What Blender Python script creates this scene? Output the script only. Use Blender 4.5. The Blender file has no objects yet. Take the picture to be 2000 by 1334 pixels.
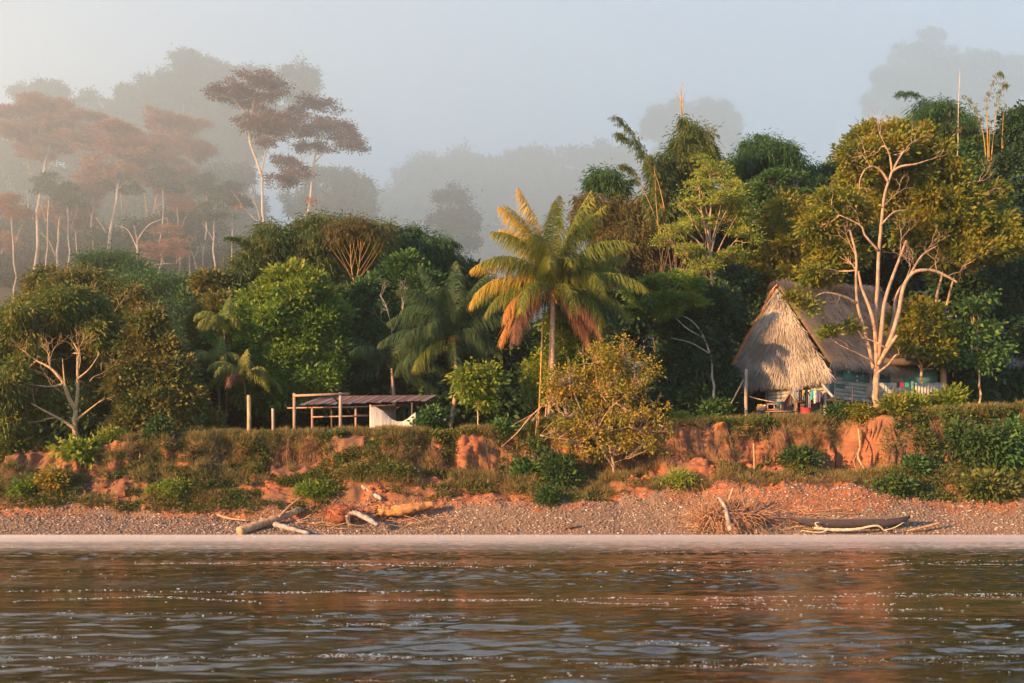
import bpy, math, random
import numpy as np
from mathutils import Vector

# ------------------------------------------------------------------ camera, sky, sun, exposure
F, CH, HY = 2160.0, 1.5, 996.0          # focal length in photo pixels, camera height, horizon row
scene = bpy.context.scene
cam_d = bpy.data.cameras.new("camera")
cam = bpy.data.objects.new("camera", cam_d)
scene.collection.objects.link(cam)
cam.location = (0, 0, CH)
cam.rotation_euler = (math.pi / 2, 0, 0)
cam_d.sensor_width = 36.0
cam_d.lens = 36.0 * F / 2000.0
cam_d.shift_y = (HY - 667.0) / 2000.0
cam_d.clip_end = 3000
cam_d.dof.use_dof = True
cam_d.dof.focus_distance = 68
cam_d.dof.aperture_fstop = 2.8
scene.camera = cam

SUN_AZ, SUN_EL = math.radians(55), math.radians(12.5)
S = Vector((-math.sin(SUN_AZ) * math.cos(SUN_EL), -math.cos(SUN_AZ) * math.cos(SUN_EL), math.sin(SUN_EL)))
world = bpy.data.worlds.new("World")
scene.world = world
world.use_nodes = True
nt = world.node_tree
bg = nt.nodes["Background"]
sky = nt.nodes.new("ShaderNodeTexSky")
sky.sky_type = 'NISHITA'
sky.sun_disc = False
sky.sun_elevation = SUN_EL
sky.sun_rotation = math.pi + SUN_AZ
sky.air_density = 1.0
sky.dust_density = 0.2
sky.ozone_density = 3.0
nt.links.new(sky.outputs[0], bg.inputs[0])
bg.inputs[1].default_value = 0.15
sun_d = bpy.data.lights.new("sun", 'SUN')
sun_d.energy = 5.0
sun_d.angle = math.radians(0.6)
sun_d.color = (1.0, 0.55, 0.22)
sun = bpy.data.objects.new("sun", sun_d)
scene.collection.objects.link(sun)
sun.rotation_euler = S.to_track_quat('Z', 'Y').to_euler()
sun.location = (-80, -80, 60)
scene.view_settings.view_transform = 'Standard'
scene.view_settings.look = 'None'
scene.view_settings.exposure = 1.38
scene.view_settings.gamma = 1
scene.view_settings.use_curve_mapping = False
scene.render.engine = 'CYCLES'
cy = scene.cycles
cy.max_bounces = 6
cy.diffuse_bounces = 3
cy.glossy_bounces = 2
cy.transmission_bounces = 3
cy.transparent_max_bounces = 8
cy.volume_bounces = 4
cy.use_denoising = True
cy.sample_clamp_indirect = 4

# ------------------------------------------------------------------ helpers
COL = scene.collection.objects
def at(x, y, Y):
    return np.array([(x - 1000.0) / F * Y, Y, CH + (HY - y) / F * Y])
def unit(v):
    return v / np.maximum(np.linalg.norm(v, axis=-1, keepdims=True), 1e-9)
def catmull(P, n=8):
    P = np.array(P, float)
    if len(P) < 3:
        t = np.linspace(0, 1, n + 1)[:, None]
        return P[0] * (1 - t) + P[-1] * t
    Q = np.vstack([2 * P[0] - P[1], P, 2 * P[-1] - P[-2]])
    out = []
    for i in range(len(P) - 1):
        a, b, c, d = Q[i:i + 4]
        for t in np.arange(n) / n:
            out.append(.5 * ((2 * b) + (c - a) * t + (2 * a - 5 * b + 4 * c - d) * t * t + (3 * b - a - 3 * c + d) * t ** 3))
    out.append(P[-1])
    return np.array(out)

class MB:
    """collects geometry for ONE mesh object"""
    def __init__(s):
        s.v, s.q, s.t, s.r, s.n = [], [], [], [], 0
    def add(s, v, q=None, t=None, r=None):
        v = np.asarray(v, float).reshape(-1, 3)
        if q is not None and len(q): s.q.append(np.asarray(q, int) + s.n)
        if t is not None and len(t): s.t.append(np.asarray(t, int) + s.n)
        s.v.append(v)
        s.r.append(np.zeros(len(v)) if r is None else np.broadcast_to(np.asarray(r, float), (len(v),)).copy())
        s.n += len(v)
    def tube(s, P, R, n=6, r=0.0, cap=True):
        P = np.asarray(P, float)
        R = np.broadcast_to(np.asarray(R, float), (len(P),)) if np.ndim(R) == 0 or len(R) == len(P) else np.interp(np.linspace(0, 1, len(P)), np.linspace(0, 1, len(R)), R)
        T = np.gradient(P, axis=0); T = unit(T)
        up = np.array([0, 0, 1.0]) if abs(T[0][2]) < .9 else np.array([1.0, 0, 0])
        A = unit(np.cross(T, up) + 1e-7); B = np.cross(T, A)
        a = np.linspace(0, 2 * math.pi, n, endpoint=False)
        V = P[:, None] + R[:, None, None] * (np.cos(a)[None, :, None] * A[:, None] + np.sin(a)[None, :, None] * B[:, None])
        V = V.reshape(-1, 3)
        i = np.arange(len(P) - 1)[:, None] * n; j = np.arange(n)[None]
        k = (j + 1) % n
        Q = np.stack([i + j, i + k, i + n + k, i + n + j], -1).reshape(-1, 4)
        t = None
        if cap:
            V = np.vstack([V, P[0], P[-1]]); m = len(V)
            jj = np.arange(n); kk = (jj + 1) % n; e = (len(P) - 1) * n
            t = np.vstack([np.stack([kk, jj, np.full(n, m - 2)], -1), np.stack([e + jj, e + kk, np.full(n, m - 1)], -1)])
        s.add(V, Q, t, r)
    def box(s, c, size, ax=None, r=0.0):
        c = np.asarray(c, float); h = np.asarray(size, float) / 2
        k = np.array([[x, y, z] for x in (-1, 1) for y in (-1, 1) for z in (-1, 1)], float) * h
        if ax is not None: k = k @ np.asarray(ax, float)
        s.add(k + c, [[0, 1, 3, 2], [4, 6, 7, 5], [0, 4, 5, 1], [2, 3, 7, 6], [0, 2, 6, 4], [1, 5, 7, 3]], None, r)
    def beam(s, a, b, w, h=None, r=0.0):
        a = np.asarray(a, float); b = np.asarray(b, float); h = h or w
        x = unit(b - a); u = np.array([0, 0, 1.0]) if abs(x[2]) < .95 else np.array([0, 1.0, 0])
        y = unit(np.cross(u, x)); z = np.cross(x, y)
        s.box((a + b) / 2, (np.linalg.norm(b - a), w, h), np.array([x, y, z]), r)
    def leaves(s, P, D, L, W, rng, r=None, sag=0.0):
        n = len(P)
        if not n: return
        L = np.broadcast_to(L, (n,))[:, None]; W = np.broadcast_to(W, (n,))[:, None]
        D = unit(D); side = unit(np.cross(D, rng.normal(size=(n, 3))))
        nrm = np.cross(D, side)
        mid = P + D * L * .45 + nrm * L * .06
        tip = P + D * L + np.array([0, 0, -1.0]) * L * sag
        V = np.stack([P, mid + side * W / 2, tip, mid - side * W / 2], 1).reshape(-1, 3)
        Q = np.arange(4 * n).reshape(-1, 4)
        rr = None if r is None else np.repeat(r, 4)
        s.add(V, Q, None, rr)
    def build(s, name, m, parent=None, origin=None, smooth=False):
        if not s.v: return None
        V = np.vstack(s.v); rr = np.concatenate(s.r)
        o0 = np.zeros(3) if origin is None else np.asarray(origin, float)
        if parent is not None: o0 = np.array(parent['_o'])
        if parent is None and origin is None:
            o0 = np.array([V[:, 0].mean(), V[:, 1].mean(), V[:, 2].min()])
        V = V - o0
        nq = sum(len(x) for x in s.q); ntr = sum(len(x) for x in s.t)
        li = np.concatenate([x.ravel() for x in s.q] + [x.ravel() for x in s.t])
        ls = np.concatenate([np.arange(nq) * 4, nq * 4 + np.arange(ntr) * 3])
        me = bpy.data.meshes.new(name)
        me.vertices.add(len(V)); me.vertices.foreach_set("co", V.astype(np.float32).ravel())
        me.loops.add(len(li)); me.loops.foreach_set("vertex_index", li.astype(np.int32))
        me.polygons.add(nq + ntr); me.polygons.foreach_set("loop_start", ls.astype(np.int32))
        me.update(calc_edges=True)
        if smooth: me.polygons.foreach_set("use_smooth", np.ones(nq + ntr, bool))
        at_ = me.attributes.new("rnd", 'FLOAT', 'POINT'); at_.data.foreach_set("value", rr.astype(np.float32))
        me.materials.append(m)
        o = bpy.data.objects.new(name, me); COL.link(o)
        if parent is None: o.location = o0
        else: o.parent = parent
        o['_o'] = [float(x) for x in o0]
        return o

ALL = []
def tag(o, label=None, cat=None, group=None, kind=None):
    if label: o['label'] = label
    if cat: o['category'] = cat
    if group: o['group'] = group
    if kind: o['kind'] = kind
    return o
def thing(name, label, cat, loc, group=None):
    o = bpy.data.objects.new(name, None); COL.link(o)
    o.empty_display_size = .3
    o.location = [float(x) for x in loc]; o['_o'] = [float(x) for x in loc]
    return tag(o, label, cat, group)
def copy_thing(root, loc, rz, sc, label, group=None):
    c = root.copy(); COL.link(c); c.location = [float(v) for v in loc]; c.rotation_euler = (0, 0, rz); c.scale = (sc[0], sc[1], sc[2])
    c['label'] = label
    if group: c['group'] = group
    for ch in list(root.children):
        d = ch.copy(); COL.link(d); d.parent = c
    return c

# value noise
_tab = np.random.default_rng(7).random((256, 256))
def vn(x, y):
    x = np.asarray(x, float); y = np.asarray(y, float)
    xi = np.floor(x).astype(int); yi = np.floor(y).astype(int); fx = x - xi; fy = y - yi
    fx = fx * fx * (3 - 2 * fx); fy = fy * fy * (3 - 2 * fy)
    g = lambda a, b: _tab[a & 255, b & 255]
    return (g(xi, yi) * (1 - fx) + g(xi + 1, yi) * fx) * (1 - fy) + (g(xi, yi + 1) * (1 - fx) + g(xi + 1, yi + 1) * fx) * fy - .5
def fbm(x, y, o=4):
    s, a = 0, 1.0
    for k in range(o):
        s = s + a * vn(x * 2 ** k + 17.3 * k, y * 2 ** k + 5.1 * k); a *= .5
    return s

# ------------------------------------------------------------------ materials
def new_mat(name):
    m = bpy.data.materials.new(name); m.use_nodes = True
    nt = m.node_tree
    for n in list(nt.nodes): nt.nodes.remove(n)
    out = nt.nodes.new("ShaderNodeOutputMaterial")
    return m, nt, out
def rgb(c): return (c[0], c[1], c[2], 1)
def ramp(nt, stops, src):
    n = nt.nodes.new("ShaderNodeValToRGB")
    e = n.color_ramp.elements
    while len(e) < len(stops): e.new(.5)
    for k, (p, c) in enumerate(stops): e[k].position = p; e[k].color = rgb(c)
    nt.links.new(src, n.inputs[0]); return n.outputs[0]
def noise(nt, scale, detail=4, vec=None, rough=.55):
    n = nt.nodes.new("ShaderNodeTexNoise"); n.inputs['Scale'].default_value = scale; n.inputs['Detail'].default_value = detail
    n.inputs['Roughness'].default_value = rough
    if vec is not None: nt.links.new(vec, n.inputs['Vector'])
    return n.outputs['Fac']
def mixc(nt, f, a, b, mode='MIX'):
    n = nt.nodes.new("ShaderNodeMix"); n.data_type = 'RGBA'; n.blend_type = mode
    for i, s in ((0, f), (6, a), (7, b)):
        if isinstance(s, bpy.types.NodeSocket): nt.links.new(s, n.inputs[i])
        elif i == 0: n.inputs[0].default_value = s
        else: n.inputs[i].default_value = rgb(s)
    return n.outputs[2]
def geo_pos(nt, sc=(1, 1, 1)):
    g = nt.nodes.new("ShaderNodeNewGeometry"); mp = nt.nodes.new("ShaderNodeMapping")
    mp.inputs['Scale'].default_value = sc
    nt.links.new(g.outputs['Position'], mp.inputs['Vector']); return mp.outputs[0]
def bump(nt, h, strength, dist, b):
    n = nt.nodes.new("ShaderNodeBump"); n.inputs['Strength'].default_value = strength; n.inputs['Distance'].default_value = dist
    nt.links.new(h, n.inputs['Height']); nt.links.new(n.outputs[0], b.inputs['Normal'])
def leaf_mat(name, a, b, c=None, trans=.3, rough=.6, patch=.25):
    """leaf colours a (most) .. b (some) .. c (few), chosen leaf by leaf, with slow drifts over the crown"""
    m, nt, out = new_mat(name)
    at_ = nt.nodes.new("ShaderNodeAttribute"); at_.attribute_name = "rnd"
    c = c or b
    col = ramp(nt, [(0, a), (.55, tuple(.6 * x + .4 * y for x, y in zip(a, b))), (.85, b), (1, c)], at_.outputs['Fac'])
    nz = noise(nt, .55, 2, geo_pos(nt))
    col = mixc(nt, ramp(nt, [(.42, (0, 0, 0)), (.62, (patch * 1.6,) * 3)], nz), col, tuple(.5 * (x + y) for x, y in zip(b, c)))
    d = nt.nodes.new("ShaderNodeBsdfPrincipled"); nt.links.new(col, d.inputs['Base Color']); d.inputs['Roughness'].default_value = rough
    d.inputs['Specular IOR Level'].default_value = .3
    t = nt.nodes.new("ShaderNodeBsdfTranslucent"); nt.links.new(col, t.inputs['Color'])
    mx = nt.nodes.new("ShaderNodeMixShader"); mx.inputs[0].default_value = trans
    nt.links.new(d.outputs[0], mx.inputs[1]); nt.links.new(t.outputs[0], mx.inputs[2]); nt.links.new(mx.outputs[0], out.inputs[0])
    return m
def solid(name, a, b=None, scale=6, rough=.8, stretch=(1, 1, 1), bmp=0.0, bd=.03, detail=5, spec=.3):
    m, nt, out = new_mat(name)
    d = nt.nodes.new("ShaderNodeBsdfPrincipled"); nt.links.new(d.outputs[0], out.inputs[0])
    nz = noise(nt, scale, detail, geo_pos(nt, stretch), .62)
    col = ramp(nt, [(.35, a), (.65, b or tuple(x * .7 for x in a))], nz)
    nt.links.new(col, d.inputs['Base Color']); d.inputs['Roughness'].default_value = rough
    d.inputs['Specular IOR Level'].default_value = spec
    if bmp: bump(nt, nz, bmp, bd, d)
    return m
M = {}
M['pale_bark'] = solid('pale_bark', (.42, .27, .17), (.17, .11, .075), 5, .8, (1, 1, .35), .5, .04)
M['mist_bark'] = solid('mist_bark', (.55, .42, .34), (.30, .22, .17), 2, .8, (1, 1, .3))
M['brown_bark'] = solid('brown_bark', (.16, .10, .065), (.08, .05, .035), 6, .85, (1, 1, .3), .5, .04)
M['tan_bark'] = solid('tan_bark', (.54, .35, .18), (.30, .18, .09), 6, .85, (1, 1, .3), .4, .03)
M['palm_bark'] = solid('palm_bark', (.52, .32, .21), (.24, .14, .09), 9, .85, (.3, .3, 2.2), .8, .05)
M['drift'] = solid('drift', (.50, .31, .17), (.25, .14, .075), 7, .8, (1, 1, .4), .5, .03)
M['drift_grey'] = solid('drift_grey', (.38, .34, .30), (.20, .17, .15), 7, .8, (1, 1, .4), .4, .03)
M['root_red'] = solid('root_red', (.34, .12, .055), (.18, .06, .03), 8, .9)
M['culm'] = solid('culm', (.34, .20, .035), (.24, .13, .03), 5, .5)
M['culm_g'] = solid('culm_g', (.20, .24, .05), (.28, .22, .06), 5, .5)
M['vine'] = solid('vine', (.26, .15, .08), (.14, .08, .05), 8, .9)
M['weathered'] = solid('weathered', (.40, .25, .17), (.25, .15, .10), 5, .85, (1, 1, .25), .3, .01)
M['post_wood'] = solid('post_wood', (.46, .34, .26), (.26, .18, .13), 6, .85, (1, 1, .2), .4, .02)
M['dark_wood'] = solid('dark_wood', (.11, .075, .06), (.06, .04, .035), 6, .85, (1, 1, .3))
M['white_board'] = solid('white_board', (.42, .39, .35), (.27, .25, .22), 3, .7, (.6, .6, 2.2), .2, .01)
M['blue_board'] = solid('blue_board', (.07, .17, .20), (.05, .11, .14), 3, .7, (.6, .6, 2))
M['teal_board'] = solid('teal_board', (.10, .26, .26), (.08, .2, .2), 3, .7, (.6, .6, 2))
M['letter'] = solid('letter', (.05, .045, .05), (.09, .08, .08), 9, .7)
def plain(name, c, rough=.7):
    M[name] = solid(name, c, tuple(x * .75 for x in c), 7, rough)
# leaves
M['l_mango'] = leaf_mat('l_mango', (.065, .11, .016), (.17, .175, .024), (.32, .20, .035))
M['l_rust'] = leaf_mat('l_rust', (.065, .11, .02), (.18, .16, .035), (.38, .17, .05))
M['l_bright'] = leaf_mat('l_bright', (.055, .13, .016), (.15, .25, .025), (.36, .38, .05), .35)
M['l_green'] = leaf_mat('l_green', (.03, .085, .022), (.065, .15, .03), (.14, .2, .035))
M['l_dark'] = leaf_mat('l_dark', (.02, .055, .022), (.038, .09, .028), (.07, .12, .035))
M['l_bamboo'] = leaf_mat('l_bamboo', (.045, .095, .022), (.12, .15, .03), (.20, .15, .045), .35)
M['l_bamboo_b'] = leaf_mat('l_bamboo_b', (.07, .08, .022), (.15, .11, .035), (.24, .14, .05), .35)
M['l_bamboo_g'] = leaf_mat('l_bamboo_g', (.025, .08, .028), (.055, .13, .035), (.11, .16, .04), .35)
M['l_light'] = leaf_mat('l_light', (.16, .24, .03), (.34, .36, .05), (.50, .40, .09), .45)
M['l_gold'] = leaf_mat('l_gold', (.07, .12, .012), (.24, .23, .018), (.48, .25, .02), .4)
M['l_autumn'] = leaf_mat('l_autumn', (.13, .17, .02), (.44, .30, .03), (.66, .24, .03), .4)
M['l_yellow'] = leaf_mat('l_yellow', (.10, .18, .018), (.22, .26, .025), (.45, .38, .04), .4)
M['l_mist'] = leaf_mat('l_mist', (.03, .05, .03), (.05, .07, .035), (.07, .09, .04), .25)
M['l_red'] = leaf_mat('l_red', (.26, .11, .055), (.42, .17, .08), (.48, .24, .10), .35)
M['l_maroon'] = leaf_mat('l_maroon', (.10, .04, .03), (.17, .06, .04), (.22, .10, .05), .25)
M['f_sunlit'] = leaf_mat('f_sunlit', (.30, .24, .035), (.52, .36, .05), (.60, .36, .06), .45)  # golden sunlight put into the colour of the left palm fronds
M['f_olive'] = leaf_mat('f_olive', (.075, .125, .02), (.17, .20, .03), (.32, .26, .04), .4)
M['f_green'] = leaf_mat('f_green', (.02, .055, .022), (.04, .09, .03), (.12, .12, .03), .35)
M['f_dead'] = leaf_mat('f_dead', (.13, .055, .035), (.20, .085, .05), (.18, .09, .06), .3)
M['f_orange'] = leaf_mat('f_orange', (.40, .20, .05), (.50, .24, .06), (.45, .2, .07), .4)
M['f_yg'] = leaf_mat('f_yg', (.07, .12, .02), (.20, .22, .04), (.40, .30, .07), .4)
M['l_cover'] = leaf_mat('l_cover', (.05, .09, .018), (.15, .16, .03), (.34, .20, .05), .3)
M['l_dry'] = leaf_mat('l_dry', (.15, .13, .04), (.26, .20, .07), (.38, .24, .10), .35)
M['l_vinegreen'] = leaf_mat('l_vinegreen', (.03, .07, .018), (.065, .12, .022), (.15, .18, .03), .3)

# ground: clay, soil, gravel
def ground_mat():
    m, nt, out = new_mat('ground')
    d = nt.nodes.new("ShaderNodeBsdfPrincipled"); nt.links.new(d.outputs[0], out.inputs[0])
    p = geo_pos(nt)
    n1 = noise(nt, .35, 6, p, .6); n2 = noise(nt, 2.4, 6, p, .65); n3 = noise(nt, 14, 4, p, .6)
    clay = ramp(nt, [(.3, (.14, .045, .018)), (.5, (.30, .095, .034)), (.7, (.48, .18, .065))], n2)
    st = noise(nt, 1.0, 3, geo_pos(nt, (.25, .25, 5)), .6)
    clay = mixc(nt, ramp(nt, [(.45, (0, 0, 0)), (.6, (.65,) * 3)], st), clay, (.15, .06, .035))
    soil = ramp(nt, [(.35, (.13, .058, .028)), (.7, (.23, .11, .045))], n3)
    c = mixc(nt, ramp(nt, [(.47, (0, 0, 0)), (.58, (1, 1, 1))], n1), clay, soil)
    gravel = ramp(nt, [(.3, (.10, .055, .035)), (.5, (.18, .11, .07)), (.72, (.28, .19, .13))], n3)
    at_ = nt.nodes.new("ShaderNodeAttribute"); at_.attribute_name = "rnd"
    g = ramp(nt, [(.45, (0, 0, 0)), (.55, (1, 1, 1))], at_.outputs['Fac'])
    sp = nt.nodes.new("ShaderNodeSeparateXYZ"); nt.links.new(p, sp.inputs[0])
    wet = ramp(nt, [(.02, (.40, .38, .36)), (.16, (1, 1, 1))], sp.outputs['Z'])
    gravel = mixc(nt, 1.0, gravel, wet, 'MULTIPLY')
    c = mixc(nt, g, c, gravel)
    litter = ramp(nt, [(.4, (.045, .045, .02)), (.7, (.09, .07, .03))], n2)
    c = mixc(nt, ramp(nt, [(-0.0, (1, 1, 1)), (.12, (0, 0, 0))], at_.outputs['Fac']), c, litter)
    nt.links.new(c, d.inputs['Base Color']); d.inputs['Roughness'].default_value = .95
    bump(nt, n3, .6, .06, d)
    return m
M['ground'] = ground_mat()
M['canoe'] = solid('canoe', (.07, .055, .06), (.035, .03, .035), 5, .7, (1, 1, 3))
M['canoe_rim'] = solid('canoe_rim', (.16, .12, .11), (.09, .07, .07), 5, .7)
M['drift_orange'] = solid('drift_orange', (.52, .25, .085), (.27, .11, .04), 6, .8, (.5, 1, 2), .6, .04)
M['drift_pale'] = solid('drift_pale', (.66, .50, .33), (.42, .29, .17), 7, .8, (1, 1, 1), .4, .03)
M['root_orange'] = solid('root_orange', (.46, .26, .15), (.24, .12, .065), 8, .9)
# ------------------------------------------------------------------ the setting: ground, water, haze
KX = [-200, 0, 200, 300, 500, 800, 1000, 1080, 1200, 1300, 1400, 1640, 1800, 2000, 2300]
K_LIP = [892, 887, 872, 855, 853, 853, 846, 825, 838, 838, 829, 820, 815, 800, 790]
K_FOOT = [925, 925, 930, 910, 895, 902, 925, 935, 925, 905, 890, 930, 910, 890, 890]
K_BCH = [1000, 1000, 1004, 1010, 1012, 1005, 985, 985, 990, 978, 968, 950, 990, 985, 985]
def row2z(r, Y): return CH + (HY - r) / F * Y
H_PX = [-600, 0, 200, 400, 520, 620, 700, 820, 950, 1240, 1500, 1800, 2600]
H_T = {  # ground height of the hills by bearing and distance
    250: [55, 50, 50, 46, 30, 15, 12, 11, 11, 11, 14, 20, 24],
    390: [104, 102, 110, 124, 100, 50, 30, 30, 30, 30, 30, 40, 50],
    560: [130, 130, 130, 120, 110, 118, 142, 166, 176, 174, 158, 165, 160],
    1000: [90] * 13}
def ground_z(X, Y):
    X = np.asarray(X, float); Y = np.asarray(Y, float)
    px = 1000 + X / 68.0 * F
    w = 1.5 * vn(X * .3, X * 0 + 3) + .8 * vn(X * .9 + Y * .3, Y * .4 + 9) + .5 * vn(X * 2.3 + Y, Y * 1.1 + 1)
    lip = row2z(np.interp(px, KX, K_LIP), 68); foot = row2z(np.interp(px, KX, K_FOOT), 67.8); bch = row2z(np.interp(px, KX, K_BCH), 64.5)
    foot = np.minimum(foot, lip - .5)
    Ye = Y + w * np.clip((Y - 64.5) / 3, 0, 1) * np.clip((80 - Y) / 8, 0, 1)
    def seg(a, b, za, zb, p=1.0):
        t = np.clip((Ye - a) / (b - a), 0, 1); return t ** p
    z = -2.2 + 2.1 * np.clip((Ye - 50) / 11.4, 0, 1) ** 1.5
    z = z + (bch + .1) * seg(61.4, 64.5, 0, 0, 1.15)
    z = z + (foot - bch) * seg(64.5, 67.8, 0, 0, .85)
    z = z + (lip - foot) * seg(67.8, 68.35, 0, 0, .8)
    z = z + .5 * seg(68.35, 74, 0, 0, .6)
    z = z + 1.5 * seg(74, 115, 0, 0)
    m = np.clip((Ye - 63.8) / 1.5, 0, 1) * np.clip((69.2 - Ye) / 1.6, .12, 1) * np.where(Y > 100, 0, 1)
    z = z + m * (.55 * fbm(X * .8, Y * .8, 3) + .25 * fbm(X * 3, Y * 3, 3))
    z = z + (.07 * fbm(X * 1.3, Y * 2.0, 3) + .16 * fbm(X * .22 + 4, Y * .3, 2)) * np.clip((Ye - 60) / 2, 0, 1)
    z = z + .75 * np.exp(-(((X - 7.1) / 1.0) ** 2 + ((Y - 65.7) / .9) ** 2)) + .5 * np.exp(-(((X - 11.6) / 1.2) ** 2 + ((Y - 66.6) / .8) ** 2)) + .35 * np.exp(-(((X + 9.5) / 2) ** 2 + ((Y - 65.3) / .7) ** 2))
    # gullies in the scarp
    g = np.exp(-((Ye - 67.9) / .7) ** 2)
    z = z - g * .7 * np.clip(np.abs(vn(X * 1.7, X * 0 + 40)) * 2 - .25, 0, 1)
    # hills
    px2 = 1000 + X / np.maximum(Y, 60) * F
    ys = [250, 390, 560, 1000]
    prev_y, prev_z = 115.0, z
    zz = z
    for yk in ys:
        zk = np.interp(px2, H_PX, H_T[yk]) + 6 * fbm(X * .02 + 3, Y * .02, 3)
        t = np.clip((Y - prev_y) / (yk - prev_y), 0, 1)
        zz = np.where(Y > prev_y, prev_z * (1 - t) + zk * t, zz)
        prev_y, prev_z = yk, zk
    return zz
def shift_y(X, Y, Z):                       # the eroded face bulges and caves in
    k = np.clip((Y - 65.5) / 1.5, 0, 1) * np.clip((70 - Y) / 1.2, 0, 1)
    return Y + k * (.85 * fbm(X * 1.0 + 9, Z * 1.3, 4) + .16 * fbm(X * 4.5, Z * 4.5 + 3, 3) - .1)
def gz(x, y): return float(ground_z(np.array([x]), np.array([y]))[0])

def ground():
    xs = np.concatenate([[-430, -330, -250, -190, -150, -120, -95, -75, -60, -50, -42], np.arange(-37, 37.01, .14), [42, 50, 60, 75, 95, 120, 150, 190, 250, 330, 430]])
    ys = np.concatenate([[-32, 0, 30, 48, 56], np.arange(60, 63.5, .2), np.arange(63.5, 71, .085), np.arange(71, 76, .5), [78, 82, 88, 95, 105, 115], np.arange(125, 600, 12), [640, 720, 820, 1000]])
    X, Y = np.meshgrid(xs, ys, indexing='ij')
    Z = ground_z(X, Y)
    Y = shift_y(X, Y, Z)
    V = np.stack([X, Y, Z], -1).reshape(-1, 3)
    n, m = len(xs), len(ys)
    i = np.arange(n - 1)[:, None] * m; j = np.arange(m - 1)[None]
    Q = np.stack([i + j, i + m + j, i + m + j + 1, i + j + 1], -1).reshape(-1, 4)
    beach = np.clip((64.2 - np.interp(1000 + X / Y * F, [380, 480, 720, 860, 1330, 1420, 1660, 1760], [0, 1.1, 1.0, 0, 0, 1.9, 1.9, 0]) + 1.5 * fbm(X * .7, Y * .7, 3) - Y) / .8 + .5, 0, 1)
    inland = np.clip((Y - 69.2) / 2, 0, 1)
    r = np.where(inland > 0, .3 * (1 - inland), .3 + .7 * beach)
    b = MB(); b.add(V, Q, None, r.ravel())
    o = b.build('ground', M['ground'], origin=(0, 0, 0), smooth=True)
    tag(o, kind='structure')
ground()

def water_z(X, Y):
    pat = np.clip(.80 + 1.9 * fbm(X * .05 + 7, Y * .22, 4), .25, 1.6)
    wn = np.clip((30 - Y) / 16, 0, 1)
    Z = .016 * fbm(X * .10 + Y * .02, Y * .55, 2) + pat * (.040 * fbm(X * .5 + Y * .2, Y * 1.2, 1) + (1 - wn) * .062 * fbm(X * 1.7 - Y * .2 + 30, Y * 2.1, 2) + wn * .030 * fbm(X * 2.2 - Y * .2 + 30, Y * 5.0, 2) + .012 * fbm(X * 5, Y * 7, 2) + .05 * np.clip((Y - 16) / 20, 0, 1) * fbm(X * 4.2 + 11, Y * 2.0 + 5, 1))
    Z = Z * np.clip((61.5 - Y) / 4, .25, 1) * np.clip((36 - np.abs(X)) / 4, 0, 1) * np.clip((Y - 5) / 2, 0, 1)
    return Z
def water():
    m, nt, out = new_mat('water')
    d = nt.nodes.new("ShaderNodeBsdfPrincipled"); nt.links.new(d.outputs[0], out.inputs[0])
    d.inputs['Base Color'].default_value = (.022, .016, .009, 1); d.inputs['Roughness'].default_value = .02
    d.inputs['IOR'].default_value = 1.8; d.inputs['Specular IOR Level'].default_value = .5
    fine = noise(nt, 1.0, 3, geo_pos(nt, (5, 14, 1)), .6)
    patch = ramp(nt, [(.42, (.25, .25, .25)), (.64, (1, 1, 1))], noise(nt, 1.0, 3, geo_pos(nt, (.05, .30, 1)), .6))
    a = nt.nodes.new("ShaderNodeMath"); a.operation = 'MULTIPLY'; nt.links.new(fine, a.inputs[0]); nt.links.new(patch, a.inputs[1])
    bump(nt, a.outputs[0], 1.0, .012, d)
    far = [45, 60, 90, 140, 220, 320, 430]
    xs = np.concatenate([[-f for f in far[::-1]], np.arange(-34, 34.01, .095), far])
    ys = np.concatenate([[-32, -20, -10, -4, 0, 3, 5], np.arange(6.5, 26, .036), np.arange(26, 62.6, .05)])
    X, Y = np.meshgrid(xs, ys, indexing='ij')
    Z = water_z(X, Y)
    V = np.stack([X, Y, Z], -1).reshape(-1, 3)
    n, mm = len(xs), len(ys); i = np.arange(n - 1)[:, None] * mm; j = np.arange(mm - 1)[None]
    Q = np.stack([i + j, i + mm + j, i + mm + j + 1, i + j + 1], -1).reshape(-1, 4)
    b = MB(); b.add(V, Q); o = b.build('water', m, origin=(0, 0, 0), smooth=True); tag(o, kind='structure')
water()

def volume(name, lo, hi, dens, col, aniso=.35, prof=None):
    m, nt, out = new_mat(name)
    v = nt.nodes.new("ShaderNodeVolumePrincipled"); v.inputs['Density'].default_value = dens
    v.inputs['Color'].default_value = rgb(col); v.inputs['Anisotropy'].default_value = aniso
    nt.links.new(v.outputs[0], out.inputs['Volume'])
    m.cycles.homogeneous_volume = True
    b = MB()
    if prof is None:
        lo = np.array(lo, float); hi = np.array(hi, float); b.box((lo + hi) / 2, hi - lo)
    else:                                           # closed prism: profile in Y,Z drawn out along X
        n = len(prof); P = np.array([[x, y, z] for x in (lo, hi) for (y, z) in prof])
        Q = [[k, (k + 1) % n, n + (k + 1) % n, n + k] for k in range(n)]
        b.add(P, Q, [[0, k + 1, k] for k in range(1, n - 1)] + [[n, n + k, n + k + 1] for k in range(1, n - 1)])
    o = b.build(name, m, origin=(0, 0, 0)); o.display_type = 'WIRE'
    return tag(o, kind='stuff')
volume('haze', (-440, -36, -4), (440, 1010, 300), .00022, (.90, .96, 1.0))
volume('fog_bank', -420, 420, .0038, (.865, .965, .985), .45, prof=[(205, 42), (205, 2), (700, 2), (700, 285), (135, 285), (135, 44)])
volume('river_mist', -90, 90, .16, (.97, .95, .97), .2, prof=[(36, .08), (61.3, .08), (61.1, .12), (57.5, .23), (52, .24), (46, .15)])
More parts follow.
